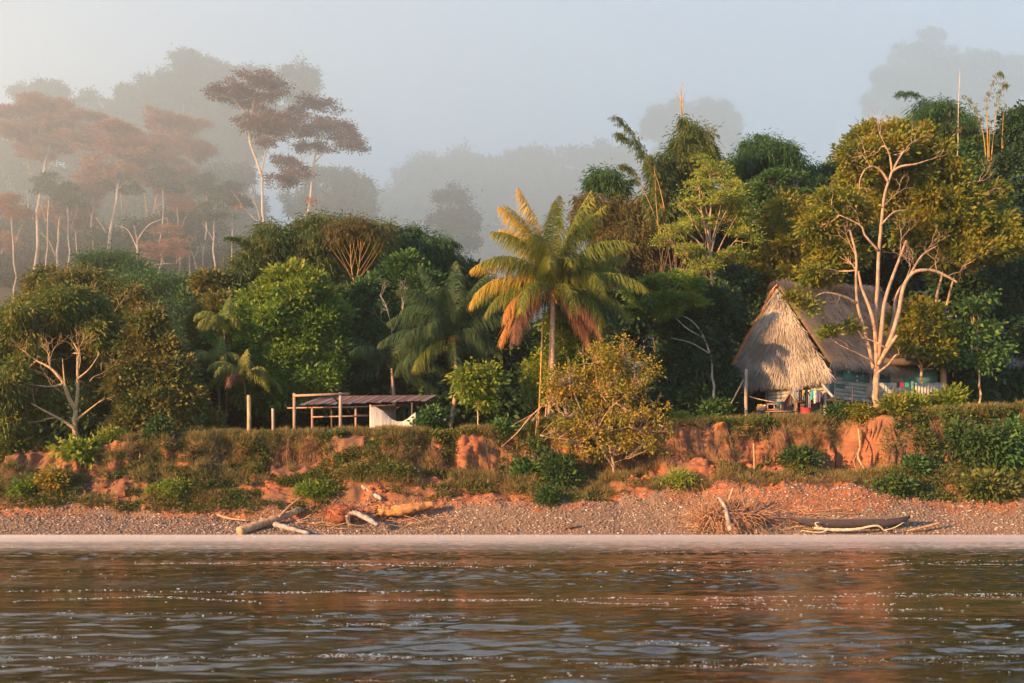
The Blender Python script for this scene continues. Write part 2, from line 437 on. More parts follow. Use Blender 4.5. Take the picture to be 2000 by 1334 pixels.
# ------------------------------------------------------------------ vegetation builders
STY = {  # clump radius, leaves per clump, clump density, leaf length, leaf width, outward, droop, flatness
    'mango':  (.42, 30, 1.3, .36, .10, .5, .75, .8),
    'broad':  (.42, 20, 1.25, .36, .17, .8, .1, .75),
    'fine':   (.40, 34, 1.25, .22, .09, .7, .15, .6),
    'bamboo': (.55, 46, 1.25, .46, .07, .45, .95, .8),
    'feather': (.45, 40, 1.1, .24, .085, .6, .0, .28),
    'big':    (.45, 16, 1.15, .42, .20, .7, .35, .8),
    'far':    (1.5, 34, 1.25, .95, .42, .6, .3, .7),
    'umbrella': (.95, 44, 1.25, .54, .22, .5, .1, .38),
    'sparse': (.27, 16, .50, .17, .095, .6, .25, .9),
}
def P(x, y, Y, rx, ry=None, rd=None):
    """a puff of foliage: centre by bearing, radii in metres"""
    s = Y / F
    ry = rx if ry is None else ry
    return (at(x, y, Y), np.array([rx * s, (rd if rd is not None else rx) * s, ry * s]))
def crown_points(puffs, rc, dens, rng, fill=.2, low=-.55, gap=.0, subr=.36):
    """clumps sit on lobes, lobes sit on the puffs: an uneven, cauliflower-like crown"""
    C, O, K = [], [], []
    for k, (c, r) in enumerate(puffs):
        big = r.max() > rc * 1.6
        ns = int(15 if big else 4)
        d = unit(rng.normal(size=(ns * 4, 3)) * [1, .9, 1]); d = d[d[:, 2] > low][:ns]; ns = len(d)
        if gap > 0: d = d[rng.random(ns) > gap * .7]; ns = len(d)
        if not ns: continue
        sc_ = rng.uniform(.58, .92, ns) * (1 + .12 * rng.normal(size=ns))
        sC = c + d * r * sc_[:, None]; sR = r * subr * rng.uniform(.7, 1.35, (ns, 1)) * [1, 1, 1]
        sR = np.maximum(sR, rc * .5)
        for q in range(ns):
            area = 4 * math.pi * (sR[q].prod()) ** (2 / 3)
            n = max(3, int(dens * area / (rc * rc) * .42))
            e = unit(rng.normal(size=(n, 3)) + d[q] * .75)
            rad = np.where(rng.random(n) < fill, rng.random(n) ** .5, .95 - np.abs(rng.normal(size=n)) * .08 + (rng.random(n) < .06) * rng.random(n) * .7)
            C.append(sC[q] + e * sR[q] * rad[:, None]); O.append(unit(e + d[q] * .4)); K.append(np.full(n, k))
        n = max(3, int(dens * 4 * math.pi * (r.prod()) ** (2 / 3) / (rc * rc) * .10))      # some inner foliage
        e = unit(rng.normal(size=(n, 3))); C.append(c + e * r * (.3 + .35 * rng.random((n, 1)))); O.append(e); K.append(np.full(n, k))
    C = np.vstack(C); O = np.vstack(O); K = np.concatenate(K)
    if gap > 0:
        keep = rng.random(len(C)) > gap; C, O, K = C[keep], O[keep], K[keep]
    return C, O, K
def foliage(b, C, O, sty, rng, sc=1.0, tint=0.0, mul=1.0):
    rc, m, _, L, W, out, droop, flat = sty
    m = max(3, int(m * mul))
    n = len(C)
    off = rng.normal(size=(n, m, 3)) * .55 * rc * np.array([1, 1, flat]) * (.6 + .8 * rng.random((n, 1, 1)))
    Pp = (C[:, None] + off).reshape(-1, 3)
    D = (O[:, None] * out + off / rc * .7 + rng.normal(size=(n, m, 3)) * .45 + np.array([0, 0, -droop])).reshape(-1, 3)
    cr = rng.random(n) ** 1.3
    r = np.clip(.55 * cr[:, None] + .45 * rng.random((n, m)) ** 1.5 + tint, 0, 1).ravel()
    b.leaves(Pp, D, L * sc * (.6 + .7 * rng.random(n * m)), W * sc * (.7 + .6 * rng.random(n * m)), rng, r, sag=droop * .25)
def limb(b, a, c, r0, r1, rng, wig=.06, n=6, sides=6, sagm=0.0):
    a = np.array(a, float); c = np.array(c, float); L = np.linalg.norm(c - a)
    t = np.linspace(0, 1, n + 1)[:, None]
    pts = a * (1 - t) + c * t + rng.normal(size=(n + 1, 3)) * L * wig * np.sin(t * math.pi)
    pts[:, 2] += sagm * L * np.sin(t[:, 0] * math.pi)
    b.tube(pts, np.linspace(r0, r1, n + 1), sides); return pts
def ramify(b, p, d, L, r, depth, rng, spread=.6, up=.15, tips=None, kids=(2, 3), seg=4):
    pts = [np.array(p, float)]; d = unit(np.array(d, float))
    for k in range(seg):
        d = unit(d + rng.normal(size=3) * .16 + np.array([0, 0, up * .25])); pts.append(pts[-1] + d * L / seg)
    b.tube(pts, np.linspace(r, r * .62, seg + 1), 5 if r > .03 else 4, cap=False)
    if depth <= 0:
        if tips is not None: tips.append((pts[-1], d))
        return
    for k in range(rng.integers(kids[0], kids[1] + 1)):
        q = pts[-1] if k < 2 else pts[-1 - rng.integers(1, 3)]
        nd = unit(d + rng.normal(size=3) * spread + np.array([0, 0, up]))
        ramify(b, q, nd, L * rng.uniform(.6, .85), r * .6, depth - 1, rng, spread, up, tips, kids, seg)

def tree(name, label, cat, base, puffs, sty='broad', leaf='l_green', bark='brown_bark', r0=.16, fork=None, seed=0, sc=1.0,
         twigs=.25, gap=0.0, group=None, limbs=None, bare=None, fill=.25, mul=1.0, low=-.55, tip_r=.03, sub=.02, trunk=True, split=None, subr=.36):
    """trunk path: base -> fork (px, row, Y); limbs: extra explicit limb paths; bare: leafless twig sprays"""
    rng = np.random.default_rng(seed + 11)
    st = STY[sty]
    bx, by, bY = base if len(base) == 3 else (base[0], None, base[1])
    bp = at(bx, by or 800, bY); bp[2] = gz(bp[0], bp[1]) - .1
    root = thing(name, label, cat, bp, group)
    C, O, K = crown_points(puffs, st[0] * sc, st[2], rng, fill, low, gap, subr)
    allc = np.mean([p[0] for p in puffs], axis=0)
    w = MB()
    if fork is None: fk = bp * .45 + allc * .55; fk[0] = bp[0] * .6 + allc[0] * .4; fk[1] = bp[1] * .6 + allc[1] * .4
    else: fk = at(*fork)
    if trunk:
        limb(w, bp, fk, r0, r0 * .72, rng, .015, 7, 9)
        src = [fk]
        if limbs:
            for (rr0, rr1, pl) in limbs:
                pts = catmull([at(*q) if len(q) == 3 else q for q in pl], 6)
                w.tube(pts, np.linspace(rr0, rr1, len(pts)), 7)
                src += [pts[int(len(pts) * .45)], pts[int(len(pts) * .75)], pts[-1]]
        src = np.array(src)
        for k, (c, r) in enumerate(puffs):
            d = np.linalg.norm(src - c, axis=1) + np.where(src[:, 2] > c[2] + r[2] * .5, 3, 0)
            s = src[int(np.argmin(d))]
            e = c - np.array([0, 0, r[2] * .35])
            mid = limb(w, s, e, r0 * (.42 if not limbs else .2) + .01, tip_r, rng, .05, 5, 6)
            idx = np.where(K == k)[0]; idx = idx[rng.random(len(idx)) < twigs][:60]
            for q in idx:
                j = mid[rng.integers(2, len(mid))]
                limb(w, j, C[q] - O[q] * .1, sub * 1.3, sub * .4, rng, .08, 3, 4)
    if bare:
        for (p, d, L, r, dep) in bare:
            ramify(w, at(*p) if len(p) == 3 else p, d, L, r, dep, rng, .55, .12)
    if w.v: w.build('trunk', M[bark], root, smooth=True)
    b = MB()
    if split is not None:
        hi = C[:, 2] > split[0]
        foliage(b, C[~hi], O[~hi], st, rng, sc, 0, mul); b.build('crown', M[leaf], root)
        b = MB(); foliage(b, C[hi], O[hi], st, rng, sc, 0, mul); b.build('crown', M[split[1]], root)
    else:
        foliage(b, C, O, st, rng, sc, 0, mul); b.build('crown', M[leaf], root)
    return root

def frond(origin, az, e0, bend, L, mat, root, rng, lw=.05, pairs=80, ll=.95, hang=.9, twist=0.0, name='frond', rr=.035, both=True, tint=0.0):
    t = np.linspace(0, 1, 22)
    el = e0 - bend * t ** 1.35
    dr = np.stack([np.cos(el) * math.cos(az), np.cos(el) * math.sin(az), np.sin(el)], -1)
    az2 = twist * t ** 1.5
    dr = np.stack([dr[:, 0] * np.cos(az2) - dr[:, 1] * np.sin(az2), dr[:, 0] * np.sin(az2) + dr[:, 1] * np.cos(az2), dr[:, 2]], -1)
    pts = np.array(origin) + np.vstack([[0, 0, 0], np.cumsum((dr[1:] + dr[:-1]) / 2 * L / 21, axis=0)])
    b = MB(); b.tube(pts, np.linspace(rr, .006, 22), 5, r=.9)
    u = np.linspace(.13, .995, pairs); 
    Pp = np.stack([np.interp(u, t, pts[:, k]) for k in range(3)], -1)
    T = unit(np.stack([np.interp(u, t, dr[:, k]) for k in range(3)], -1))
    side = unit(np.cross(T, [0, 0, 1.0]) + 1e-6)
    lenp = ll * (np.sin(np.clip(u * 1.02, 0, 1) ** .75 * math.pi) ** .55 * .85 + .22)
    for sgn in (1, -1):
        n = len(u); j = rng.normal(size=(n, 3)) * .15
        d1 = unit(side * sgn * .70 + T * .50 + np.array([0, 0, -.30 * hang]) + j)
        d2 = unit(d1 * .38 + T * .30 + np.array([0, 0, -1.15 * hang]) + j)
        l = (lenp * (.85 + .3 * rng.random(n)))[:, None]
        wv = unit(np.cross(d1, side * sgn + T * .8) + 1e-6) * .3 + T * .9
        wv = unit(wv) * lw / 2
        p0 = Pp; p1 = Pp + d1 * l * .30; p2 = p1 + d2 * l * .70
        V = np.stack([p0 - wv * .5, p0 + wv * .5, p1 + wv, p1 - wv, p2 + wv * .15, p2 - wv * .15], 1).reshape(-1, 3)
        k = np.arange(n)[:, None] * 6
        Q = np.vstack([k + np.array([[0, 1, 2, 3]]), k + np.array([[3, 2, 4, 5]])])
        r = np.clip(.25 + .5 * u[:, None] ** 2 + .35 * rng.random((n, 1)) + tint, 0, 1)
        b.add(V, Q, None, np.repeat(r, 6))
    b.build(name, mat, root)
def palm(name, label, base, head, fronds, r0=.16, seed=0, mats=None, trunk_mat='palm_bark', nuts=8, lean=None, group=None, lw=.055, ll=.95, pairs=80, cat='palm tree'):
    rng = np.random.default_rng(seed)
    bp = at(*base); bp[2] = gz(bp[0], bp[1]) - .15; hp = at(*head)
    root = thing(name, label, cat, bp, group)
    w = MB(); mid = (bp + hp) / 2 + np.array([lean or .12, 0, 0])
    pts = catmull([bp, mid, hp], 22); n = len(pts)
    R = np.linspace(r0, r0 * .62, n) * (1 + .07 * (np.arange(n) % 2)); R[:3] *= [1.7, 1.35, 1.15]
    w.tube(pts, R, 9); w.build('trunk', M[trunk_mat], root)
    for (az, e0, bend, L, mt) in fronds:
        az += rng.normal() * 5; e0 += rng.normal() * 3; bend *= rng.uniform(.95, 1.35); L *= rng.uniform(.92, 1.14)
        frond(hp + rng.normal(size=3) * .05, math.radians(az), math.radians(e0), math.radians(bend), L, M[mt], root, rng, lw, pairs, ll,
              .9 if e0 > -20 else 1.3, math.radians(rng.uniform(-26, 26)), 'frond' if mt not in ('f_dead',) else 'dead_frond')
    if nuts:
        for k in range(nuts):
            a = k * 2.4; c = hp + np.array([math.cos(a) * .24, math.sin(a) * .24, -.15 - .1 * (k % 3)])
            b = MB(); t = np.linspace(0, 1, 6)
            b.tube(np.array([c + [0, 0, .15 - .3 * q] for q in t]), .12 * np.sin(np.clip(t, .08, .92) * math.pi), 8)
            b.build('coconut', M['nut'], root, smooth=True)
        b = MB()
        for k in range(26):
            a = rng.uniform(0, 6.28); s = hp + np.array([math.cos(a) * .12, math.sin(a) * .12, 0])
            e = s + np.array([math.cos(a) * .35, math.sin(a) * .35, -rng.uniform(.2, .9)])
            limb(b, s, e, .025, .05, rng, .1, 3, 4)
        b.build('dead_sheaths', M['sheath'], root)
    return root
plain('nut', (.50, .28, .05)); M['sheath'] = M['f_orange'] if False else solid('sheath', (.36, .17, .07), (.2, .09, .04), 7, .9)

def plume(b, w, pts, rng, dens=26, spray=.9, L=.24, W=.045, r0=.045, start=.25, droop=.9, m=9, prof=1.0):
    """one bamboo culm: arching stem with drooping leafy side sprays"""
    pts = catmull(pts, 10); n = len(pts)
    w.tube(pts, np.linspace(r0, r0 * .2, n), 6)
    T = unit(np.gradient(pts, axis=0)); seglen = np.linalg.norm(np.diff(pts, axis=0), axis=1).sum()
    k = int(dens * seglen * (1 - start)); u = start + (1 - start) * rng.random(k) ** .8
    Pp = np.stack([np.interp(u, np.linspace(0, 1, n), pts[:, i]) for i in range(3)], -1)
    sl = spray * (1 - .55 * u) * (.4 + .9 * rng.random(k)) * np.minimum(1, (u - start) / .25 + .35) * prof
    d = unit(rng.normal(size=(k, 3)) * [1, 1, .35] + np.array([0, 0, .1]))
    s = rng.random((k, m)) ** .7
    Q = Pp[:, None] + d[:, None] * (sl[:, None] * s)[..., None] + np.array([0, 0, -1.0]) * (sl[:, None] * s ** 2 * .55)[..., None] + rng.normal(size=(k, m, 3)) * .05
    D = d[:, None] * .5 + rng.normal(size=(k, m, 3)) * .35 + np.array([0, 0, -droop])
    r = np.clip(.5 * rng.random((k, 1)) + .5 * rng.random((k, m)), 0, 1)
    b.leaves(Q.reshape(-1, 3), D.reshape(-1, 3), L * (.6 + .7 * rng.random(k * m)), W, rng, r.ravel(), .2)
def bamboo(name, label, base, plumes, puffs=(), leaf='l_bamboo', culm='culm', seed=0, dens=26, spray=.9, L=.24, group=None, sc=1.0, mul=1.0, culms=None, m=9):
    rng = np.random.default_rng(seed)
    bp = at(base[0], 800, base[1]); bp[2] = gz(bp[0], bp[1]) - .1
    root = thing(name, label, 'bamboo', bp, group)
    w = MB(); b = MB(); w2 = MB()
    for (path, st) in plumes:
        pl = [at(*q) for q in path]
        plume(b, w, pl, rng, dens, spray, L, .05, .05, st, m=m)
    for path in (culms or []):
        pl = catmull([at(*q) for q in path], 8); w.tube(pl, np.linspace(.045, .015, len(pl)), 6)
    if puffs:
        st = STY['bamboo']
        C, O, K = crown_points(puffs, st[0] * sc, st[2], rng, .2)
        foliage(b, C, O, st, rng, sc, 0, mul)
        for c, r in puffs:
            for k in range(3):
                limb(w2, bp + rng.normal(size=3) * [.5, .5, 0], c + rng.normal(size=3) * r * .4, .06, .02, rng, .03, 6, 5, .02)
    w.build('culms', M[culm], root); w2.build('stems', M['brown_bark'], root); b.build('foliage', M[leaf], root)
    return root

def shrub(name, label, cat, x, Y, rx, ry, sty='broad', leaf='l_green', seed=0, sc=1.0, up=.8, group=None, bark='brown_bark', z=None, puffs=None, gap=0.0, mul=1.0, rd=None):
    rng = np.random.default_rng(seed + 500)
    s = Y / F; X = (x - 1000) * s; b0 = np.array([X, Y, gz(X, Y) - .05 if z is None else z])
    root = thing(name, label, cat, b0, group)
    if puffs is None:
        puffs = []
        for k in range(7):
            a = rng.uniform(0, 6.28); q = rng.uniform(.28, .6); rr_ = rng.uniform(.1, .75)
            puffs.append((b0 + np.array([math.cos(a) * rx * rr_ * s, math.sin(a) * rx * .5 * rr_ * s, ry * s * rng.uniform(.3, 1.5) * (1.1 - rr_ * .6) * up]),
                          np.array([rx * q * s, rx * q * .9 * s, ry * rng.uniform(.3, .6) * s])))
    st = STY[sty]; C, O, K = crown_points(puffs, st[0] * sc, st[2] * 1.2, rng, .3, -.8, max(gap, .12))
    C[:, 2] = np.maximum(C[:, 2], ground_z(C[:, 0], C[:, 1]) + .03)
    w = MB()
    for c, r in puffs:
        for k in range(3): limb(w, b0 + rng.normal(size=3) * [.12, .12, 0], c + rng.normal(size=3) * r * .5, .03, .012, rng, .08, 4, 5)
    w.build('stems', M[bark], root)
    b = MB(); foliage(b, C, O, st, rng, sc, 0, mul); b.build('foliage', M[leaf], root)
    return root
# ------------------------------------------------------------------ far hills: forest seen as one mass, and single far trees
def forest_mass():
    rng = np.random.default_rng(3); b = MB()
    def cover(pxs, Ys, n, hh, r_, leafL, label_split=None):
        px = rng.uniform(pxs[0], pxs[1], n); Y = rng.uniform(Ys[0], Ys[1], n); X = (px - 1000) / F * Y
        z = ground_z(X, Y); C = []
        for k in range(n):
            r = r_ * rng.uniform(.7, 1.4); h = hh * rng.uniform(.6, 1.35)
            C.append((np.array([X[k], Y[k], z[k] + h]), np.array([r, r, r * rng.uniform(.6, .95)])))
        C, O, K = crown_points(C, r_ * .33, .9, rng, .1, -.4)
        return C, O
    C, O = cover((560, 2150), (490, 575), 170, 6, 8, 0)
    st = (2.4, 11, 1, 2.0, 1.1, .6, .2, .7); foliage(b, C, O, st, rng)
    o = b.build('forest', M['l_mist']); tag(o, 'hazy blue forest covering the distant hill behind the fog', 'forest', kind='stuff')
    b = MB()
    C, O = cover((-60, 620), (250, 385), 130, 3, 5, 0)
    st = (1.9, 14, 1, 1.4, .7, .6, .2, .7); foliage(b, C, O, st, rng)
    o = b.build('forest', M['l_mist']); tag(o, 'dark misty undergrowth filling the slope between the tall pale trunks', 'forest', kind='stuff')
forest_mass()

# giant trees standing alone on the far hill
def far_tree(label, base, puffs, seed, leaf='l_mist', sty='far', sc=1.05, r0=.9, bark='mist_bark', mul=1.0, group=None, twigs=.1, gap=.0, fork=None, limbs=None):
    return tree('forest_tree', label, 'tree', base, puffs, sty, leaf, bark, r0, fork, seed, sc, twigs, gap, group, limbs, mul=mul, tip_r=r0 * .2, sub=r0 * .08, subr=.29)
far_tree('huge rounded tree looming faint in the fog at the upper right', (1850, 575),
         [P(1830, 160, 575, 85, 60), P(1760, 150, 575, 60, 50), P(1905, 150, 575, 60, 50), P(1815, 95, 575, 45, 28), P(1960, 190, 575, 55, 45), P(1730, 195, 575, 40, 38), P(1870, 220, 575, 90, 60), P(1990, 150, 575, 40, 35), P(1780, 240, 575, 60, 40)], 1, mul=.9)
far_tree('rounded faint tree in the fog behind the pointed bamboo', (1345, 560),
         [P(1345, 235, 560, 60, 42), P(1300, 250, 560, 48, 36), P(1395, 245, 560, 48, 40), P(1350, 280, 560, 90, 40), P(1410, 285, 560, 40, 35)], 2, mul=.9)
far_tree('small lone tree faint in the fog between the bamboo and the tall coconut palm', (893, 300),
         [P(893, 405, 300, 38, 32), P(905, 440, 300, 34, 30), P(872, 435, 300, 28, 26), P(890, 480, 300, 42, 36)], 3, sc=.8, r0=.35, gap=.3)
far_tree('pale blue tree crown at the foot of the distant hill beside the forked tree', (650, 330),
         [P(640, 360, 330, 45, 35), P(690, 390, 330, 50, 40), P(620, 410, 330, 55, 40), P(670, 440, 330, 60, 40)], 4, sc=.9, r0=.4, gap=.1)

# dark ridge trees behind the red-crowned ones
RIDGE = [
    (85, 380, [P(85, 185, 380, 52, 18), P(60, 200, 380, 38, 16), P(118, 198, 380, 34, 18), P(90, 225, 380, 50, 26)], 'flat topped dark tree at the left end of the misty ridge'),
    (195, 385, [P(195, 215, 385, 42, 32), P(170, 245, 385, 40, 30), P(225, 240, 385, 40, 30), P(200, 285, 385, 60, 40)], 'dark bushy ridge tree right of the flat topped one'),
    (290, 385, [P(285, 175, 385, 30, 22), P(265, 210, 385, 45, 30), P(310, 200, 385, 45, 32), P(290, 250, 385, 60, 42)], 'dark ridge tree with a small peaked top left of the tallest one'),
    (365, 380, [P(362, 115, 380, 22, 16), P(355, 150, 380, 38, 26), P(385, 175, 380, 48, 32), P(340, 200, 380, 45, 34), P(370, 245, 380, 65, 44)], 'tallest dark tree at the peak of the misty ridge'),
    (430, 385, [P(412, 145, 385, 34, 26), P(445, 165, 385, 34, 28), P(430, 205, 385, 55, 36), P(440, 255, 385, 60, 40), P(425, 310, 385, 50, 40)], 'dark misty tree just right of the ridge peak'),
    (500, 370, [P(492, 145, 370, 30, 14), P(515, 160, 370, 28, 14), P(480, 175, 370, 26, 16), P(500, 215, 370, 45, 30), P(470, 270, 370, 45, 40), P(460, 330, 370, 40, 40)], 'dark misty tree directly behind the upper red crown of the forked tree'),
    (590, 360, [P(583, 150, 360, 30, 20), P(600, 175, 360, 30, 18), P(575, 190, 360, 24, 14), P(560, 230, 360, 22, 18)], 'loose dark tree rising above the forked tree on its right'),
    (60, 330, [P(20, 300, 330, 60, 40), P(60, 280, 330, 50, 40), P(20, 360, 330, 60, 50), P(90, 340, 330, 50, 40)], 'dark misty tree at the left edge behind the red crowns'),
    (170, 330, [P(150, 300, 330, 60, 40), P(200, 340, 330, 60, 45), P(150, 380, 330, 60, 45)], 'dark misty tree behind the two left red crowns'),
    (330, 340, [P(330, 330, 340, 80, 45), P(260, 330, 340, 50, 40), P(380, 370, 340, 60, 50)], 'dark misty tree behind the broad layered red crown'),
    (430, 300, [P(430, 400, 300, 48, 38), P(400, 450, 300, 50, 40), P(455, 460, 300, 40, 40), P(445, 350, 300, 40, 30)], 'dim grey green tree low in the mist left of the forked tree'),
    (40, 260, [P(10, 430, 260, 55, 45), P(60, 470, 260, 50, 45), P(10, 520, 260, 60, 50)], 'dark tree in the low mist at the left edge'),
    (150, 255, [P(130, 480, 255, 42, 32), P(170, 510, 255, 45, 32)], 'dark small tree in low mist between the first and second pale trunks'),
    (330, 255, [P(320, 500, 255, 55, 32), P(360, 530, 255, 50, 32), P(270, 520, 255, 45, 28)], 'dark low tree under the broad layered red crown'),
]
for k, (x, Y, pf, lb) in enumerate(RIDGE):
    far_tree(lb, (x, Y), pf, 20 + k, sc=1.0, r0=.45, gap=.05)

# red-crowned giants with pale trunks in the mist
def red_tree(label, base, fork, puffs, seed, r0=.42, limbs=None, leaf='l_red', gap=.0, name='emergent_tree', mul=1.0):
    return tree(name, label, 'tree', base, puffs, 'umbrella', leaf, 'mist_bark', r0, fork, seed, .9, .25, gap + .25, None, limbs, subr=.30, fill=.25, mul=mul, tip_r=.08, sub=.05, low=-.35)
Y = 245
red_tree('tall red-brown misty tree at far left with a straight pale trunk', (62, 580, Y), (85, 345, Y),
         [P(40, 225, Y, 48, 16), P(100, 210, Y, 55, 16), P(150, 235, Y, 48, 18), P(70, 260, Y, 60, 20), P(130, 275, Y, 55, 18), P(15, 255, Y, 30, 22), P(60, 300, Y, 36, 12), P(175, 265, Y, 30, 16)], 41,
         limbs=[(.3, .12, [(85, 345, Y), (90, 310, Y), (100, 275, Y)]), (.16, .06, [(80, 365, Y), (60, 340, Y), (52, 305, Y)]), (.16, .05, [(85, 345, Y), (110, 310, Y), (140, 285, Y)]), (.14, .05, [(75, 440, Y), (55, 415, Y), (34, 392, Y)])])
red_tree('orange-brown misty tree with a leaning pale trunk, second large crown from the left', (196, 545, 235), (230, 368, 235),
         [P(235, 262, 235, 45, 13), P(205, 285, 235, 42, 12), P(275, 285, 235, 45, 13), P(240, 310, 235, 60, 14), P(200, 335, 235, 36, 12), P(265, 345, 235, 38, 12), P(225, 345, 235, 30, 10), P(290, 310, 235, 25, 14)], 42,
         limbs=[(.2, .08, [(230, 368, 235), (236, 330, 235), (240, 290, 235)]), (.16, .05, [(208, 455, 235), (198, 440, 235), (188, 425, 235)])])
red_tree('broad layered red-brown tree with a pair of pale trunks, centre of the red-crowned group', (290, 545, 250), (302, 410, 250),
         [P(320, 240, 250, 45, 16), P(365, 250, 250, 36, 16), P(290, 275, 250, 45, 14), P(345, 285, 250, 60, 18), P(385, 300, 250, 32, 18), P(310, 320, 250, 50, 16), P(370, 345, 250, 45, 16), P(330, 355, 250, 55, 14), P(390, 370, 250, 28, 14)], 43,
         limbs=[(.22, .1, [(302, 410, 250), (315, 340, 250), (325, 290, 250)]), (.22, .1, [(287, 545, 250), (290, 470, 250), (284, 390, 250), (278, 370, 250)]), (.18, .06, [(302, 410, 250), (322, 385, 250)])])
red_tree('slim pale-trunked tree with a small rusty crown between the two leftmost large ones', (109, 548, 240), (117, 425, 240),
         [P(130, 385, 240, 42, 14), P(165, 380, 240, 30, 12), P(120, 405, 240, 45, 12), P(160, 410, 240, 36, 14), P(100, 420, 240, 22, 10)], 44, r0=.3,
         limbs=[(.16, .06, [(108, 500, 240), (95, 470, 240), (80, 455, 240)])])
red_tree('slender pale tree with a thin grey-red crown, behind the leaning trunk', (152, 540, 246), (148, 455, 246),
         [P(150, 415, 246, 32, 14), P(175, 440, 246, 22, 10), P(140, 440, 246, 22, 10)], 45, r0=.2)
red_tree('low spreading rusty tree in front of the pair of pale trunks', (272, 550, 228), (268, 470, 228),
         [P(330, 452, 228, 28, 9), P(345, 475, 228, 24, 9), P(315, 485, 228, 30, 10), P(350, 500, 228, 22, 9), P(300, 500, 228, 20, 8)], 46, r0=.26, gap=.25,
         limbs=[(.17, .05, [(268, 470, 228), (290, 440, 228), (325, 425, 228)]), (.14, .05, [(268, 470, 228), (262, 440, 228)]), (.14, .05, [(270, 490, 228), (250, 450, 228), (225, 440, 228)]), (.15, .04, [(273, 540, 228), (300, 518, 228), (345, 515, 228)])])
red_tree('thin pale trunk with a sparse grey crown standing alone right of the red-crowned group', (421, 572, 225), (418, 460, 225),
         [P(418, 405, 225, 26, 14), P(400, 425, 225, 20, 10), P(440, 420, 225, 20, 10)], 47, r0=.22, gap=.3, leaf='l_mist',
         limbs=[(.12, .05, [(418, 460, 225), (418, 430, 225), (424, 400, 225)]), (.08, .03, [(417, 470, 225), (405, 450, 225), (395, 435, 225)])])
red_tree('short slim pale tree in the mist just left of the lone thin trunk', (374, 552, 232), (370, 505, 232),
         [P(372, 470, 232, 22, 14), P(360, 485, 232, 18, 8)], 48, r0=.16, gap=.3, leaf='l_mist')
red_tree('small reddish tree filling the mist low at the left edge', (-12, 560, 236), (-5, 500, 236),
         [P(10, 478, 236, 30, 10), P(-20, 460, 236, 30, 12)], 52, r0=.16, gap=.3)
# the tall forked tree
Y = 200
red_tree('tall tree with a curved pale trunk and maroon layered crown against the fog', (528, 470, Y), (512, 345, Y),
         [P(500, 158, Y, 42, 11), P(530, 168, Y, 34, 11), P(450, 178, Y, 38, 11), P(425, 186, Y, 22, 7), P(480, 190, Y, 45, 12), P(525, 190, Y, 34, 8), P(545, 238, Y, 38, 10), P(520, 252, Y, 40, 12), P(560, 258, Y, 36, 10), P(490, 240, Y, 28, 9), P(505, 218, Y, 22, 9), P(585, 240, Y, 25, 9), P(518, 280, Y, 16, 6)], 49, r0=.30, leaf='l_maroon', mul=.8, gap=.12,
         limbs=[(.27, .15, [(512, 345, Y), (500, 310, Y), (488, 275, Y), (489, 240, Y)]), (.15, .07, [(489, 250, Y), (494, 205, Y), (500, 165, Y)]), (.15, .06, [(512, 335, Y), (520, 295, Y), (540, 260, Y)]), (.09, .04, [(489, 235, Y), (465, 205, Y), (445, 180, Y)]), (.1, .04, [(530, 275, Y), (560, 262, Y), (590, 245, Y)])])
Y = 204
red_tree('tall pale tree leaning right with dark maroon clumps, rightmost of the red-crowned trees', (545, 480, Y), (612, 325, Y),
         [P(605, 202, Y, 28, 9), P(640, 210, Y, 26, 9), P(590, 218, Y, 20, 8), P(650, 250, Y, 36, 10), P(625, 262, Y, 36, 11), P(675, 272, Y, 28, 9), P(698, 288, Y, 18, 6), P(605, 285, Y, 30, 9), P(650, 288, Y, 30, 9), P(555, 320, Y, 26, 9), P(580, 345, Y, 26, 9), P(545, 355, Y, 26, 9), P(570, 330, Y, 20, 8), P(610, 238, Y, 22, 8)], 50, r0=.26, leaf='l_maroon', mul=.8, gap=.12,
         limbs=[(.2, .1, [(612, 325, Y), (618, 290, Y), (622, 250, Y), (612, 210, Y)]), (.12, .05, [(614, 318, Y), (640, 290, Y), (665, 272, Y)]), (.1, .04, [(595, 355, Y), (580, 345, Y)]), (.08, .03, [(585, 380, Y), (570, 345, Y), (560, 330, Y)])])
red_tree('leafless pale branches fanning out in the mist at the foot of the two forked giants', (515, 480, 196), (505, 430, 196),
         [P(470, 400, 196, 10, 5), P(620, 395, 196, 14, 6)], 51, r0=.14, gap=.5,
         limbs=[(.1, .02, [(505, 435, 196), (480, 410, 196), (450, 370, 196)]), (.09, .02, [(508, 430, 196), (500, 400, 196), (484, 375, 196)]), (.09, .02, [(575, 440, 196), (600, 415, 196), (635, 370, 196)]), (.06, .02, [(590, 425, 196), (620, 405, 196), (640, 395, 196)])])
# mid slope green domes
tree('forest_tree', 'rounded blue-green bushy tree below the pale trunks, left of the bright green tree', 'tree', (335, 150),
     [P(330, 600, 150, 70, 45), P(270, 580, 150, 45, 32), P(390, 620, 150, 50, 45), P(330, 560, 150, 45, 20), P(350, 660, 150, 80, 50), P(285, 640, 150, 60, 50), P(410, 590, 150, 30, 30)], 'far', 'l_green', 'brown_bark', .3, None, 60, .45, .1, mul=.9)
tree('forest_tree', 'flat spreading green tree just above the golden left tree', 'tree', (230, 185),
     [P(210, 510, 185, 45, 14), P(250, 525, 185, 35, 14), P(180, 525, 185, 30, 12), P(220, 555, 185, 60, 20)], 'far', 'l_green', 'brown_bark', .3, None, 61, .5, .1, gap=.1)

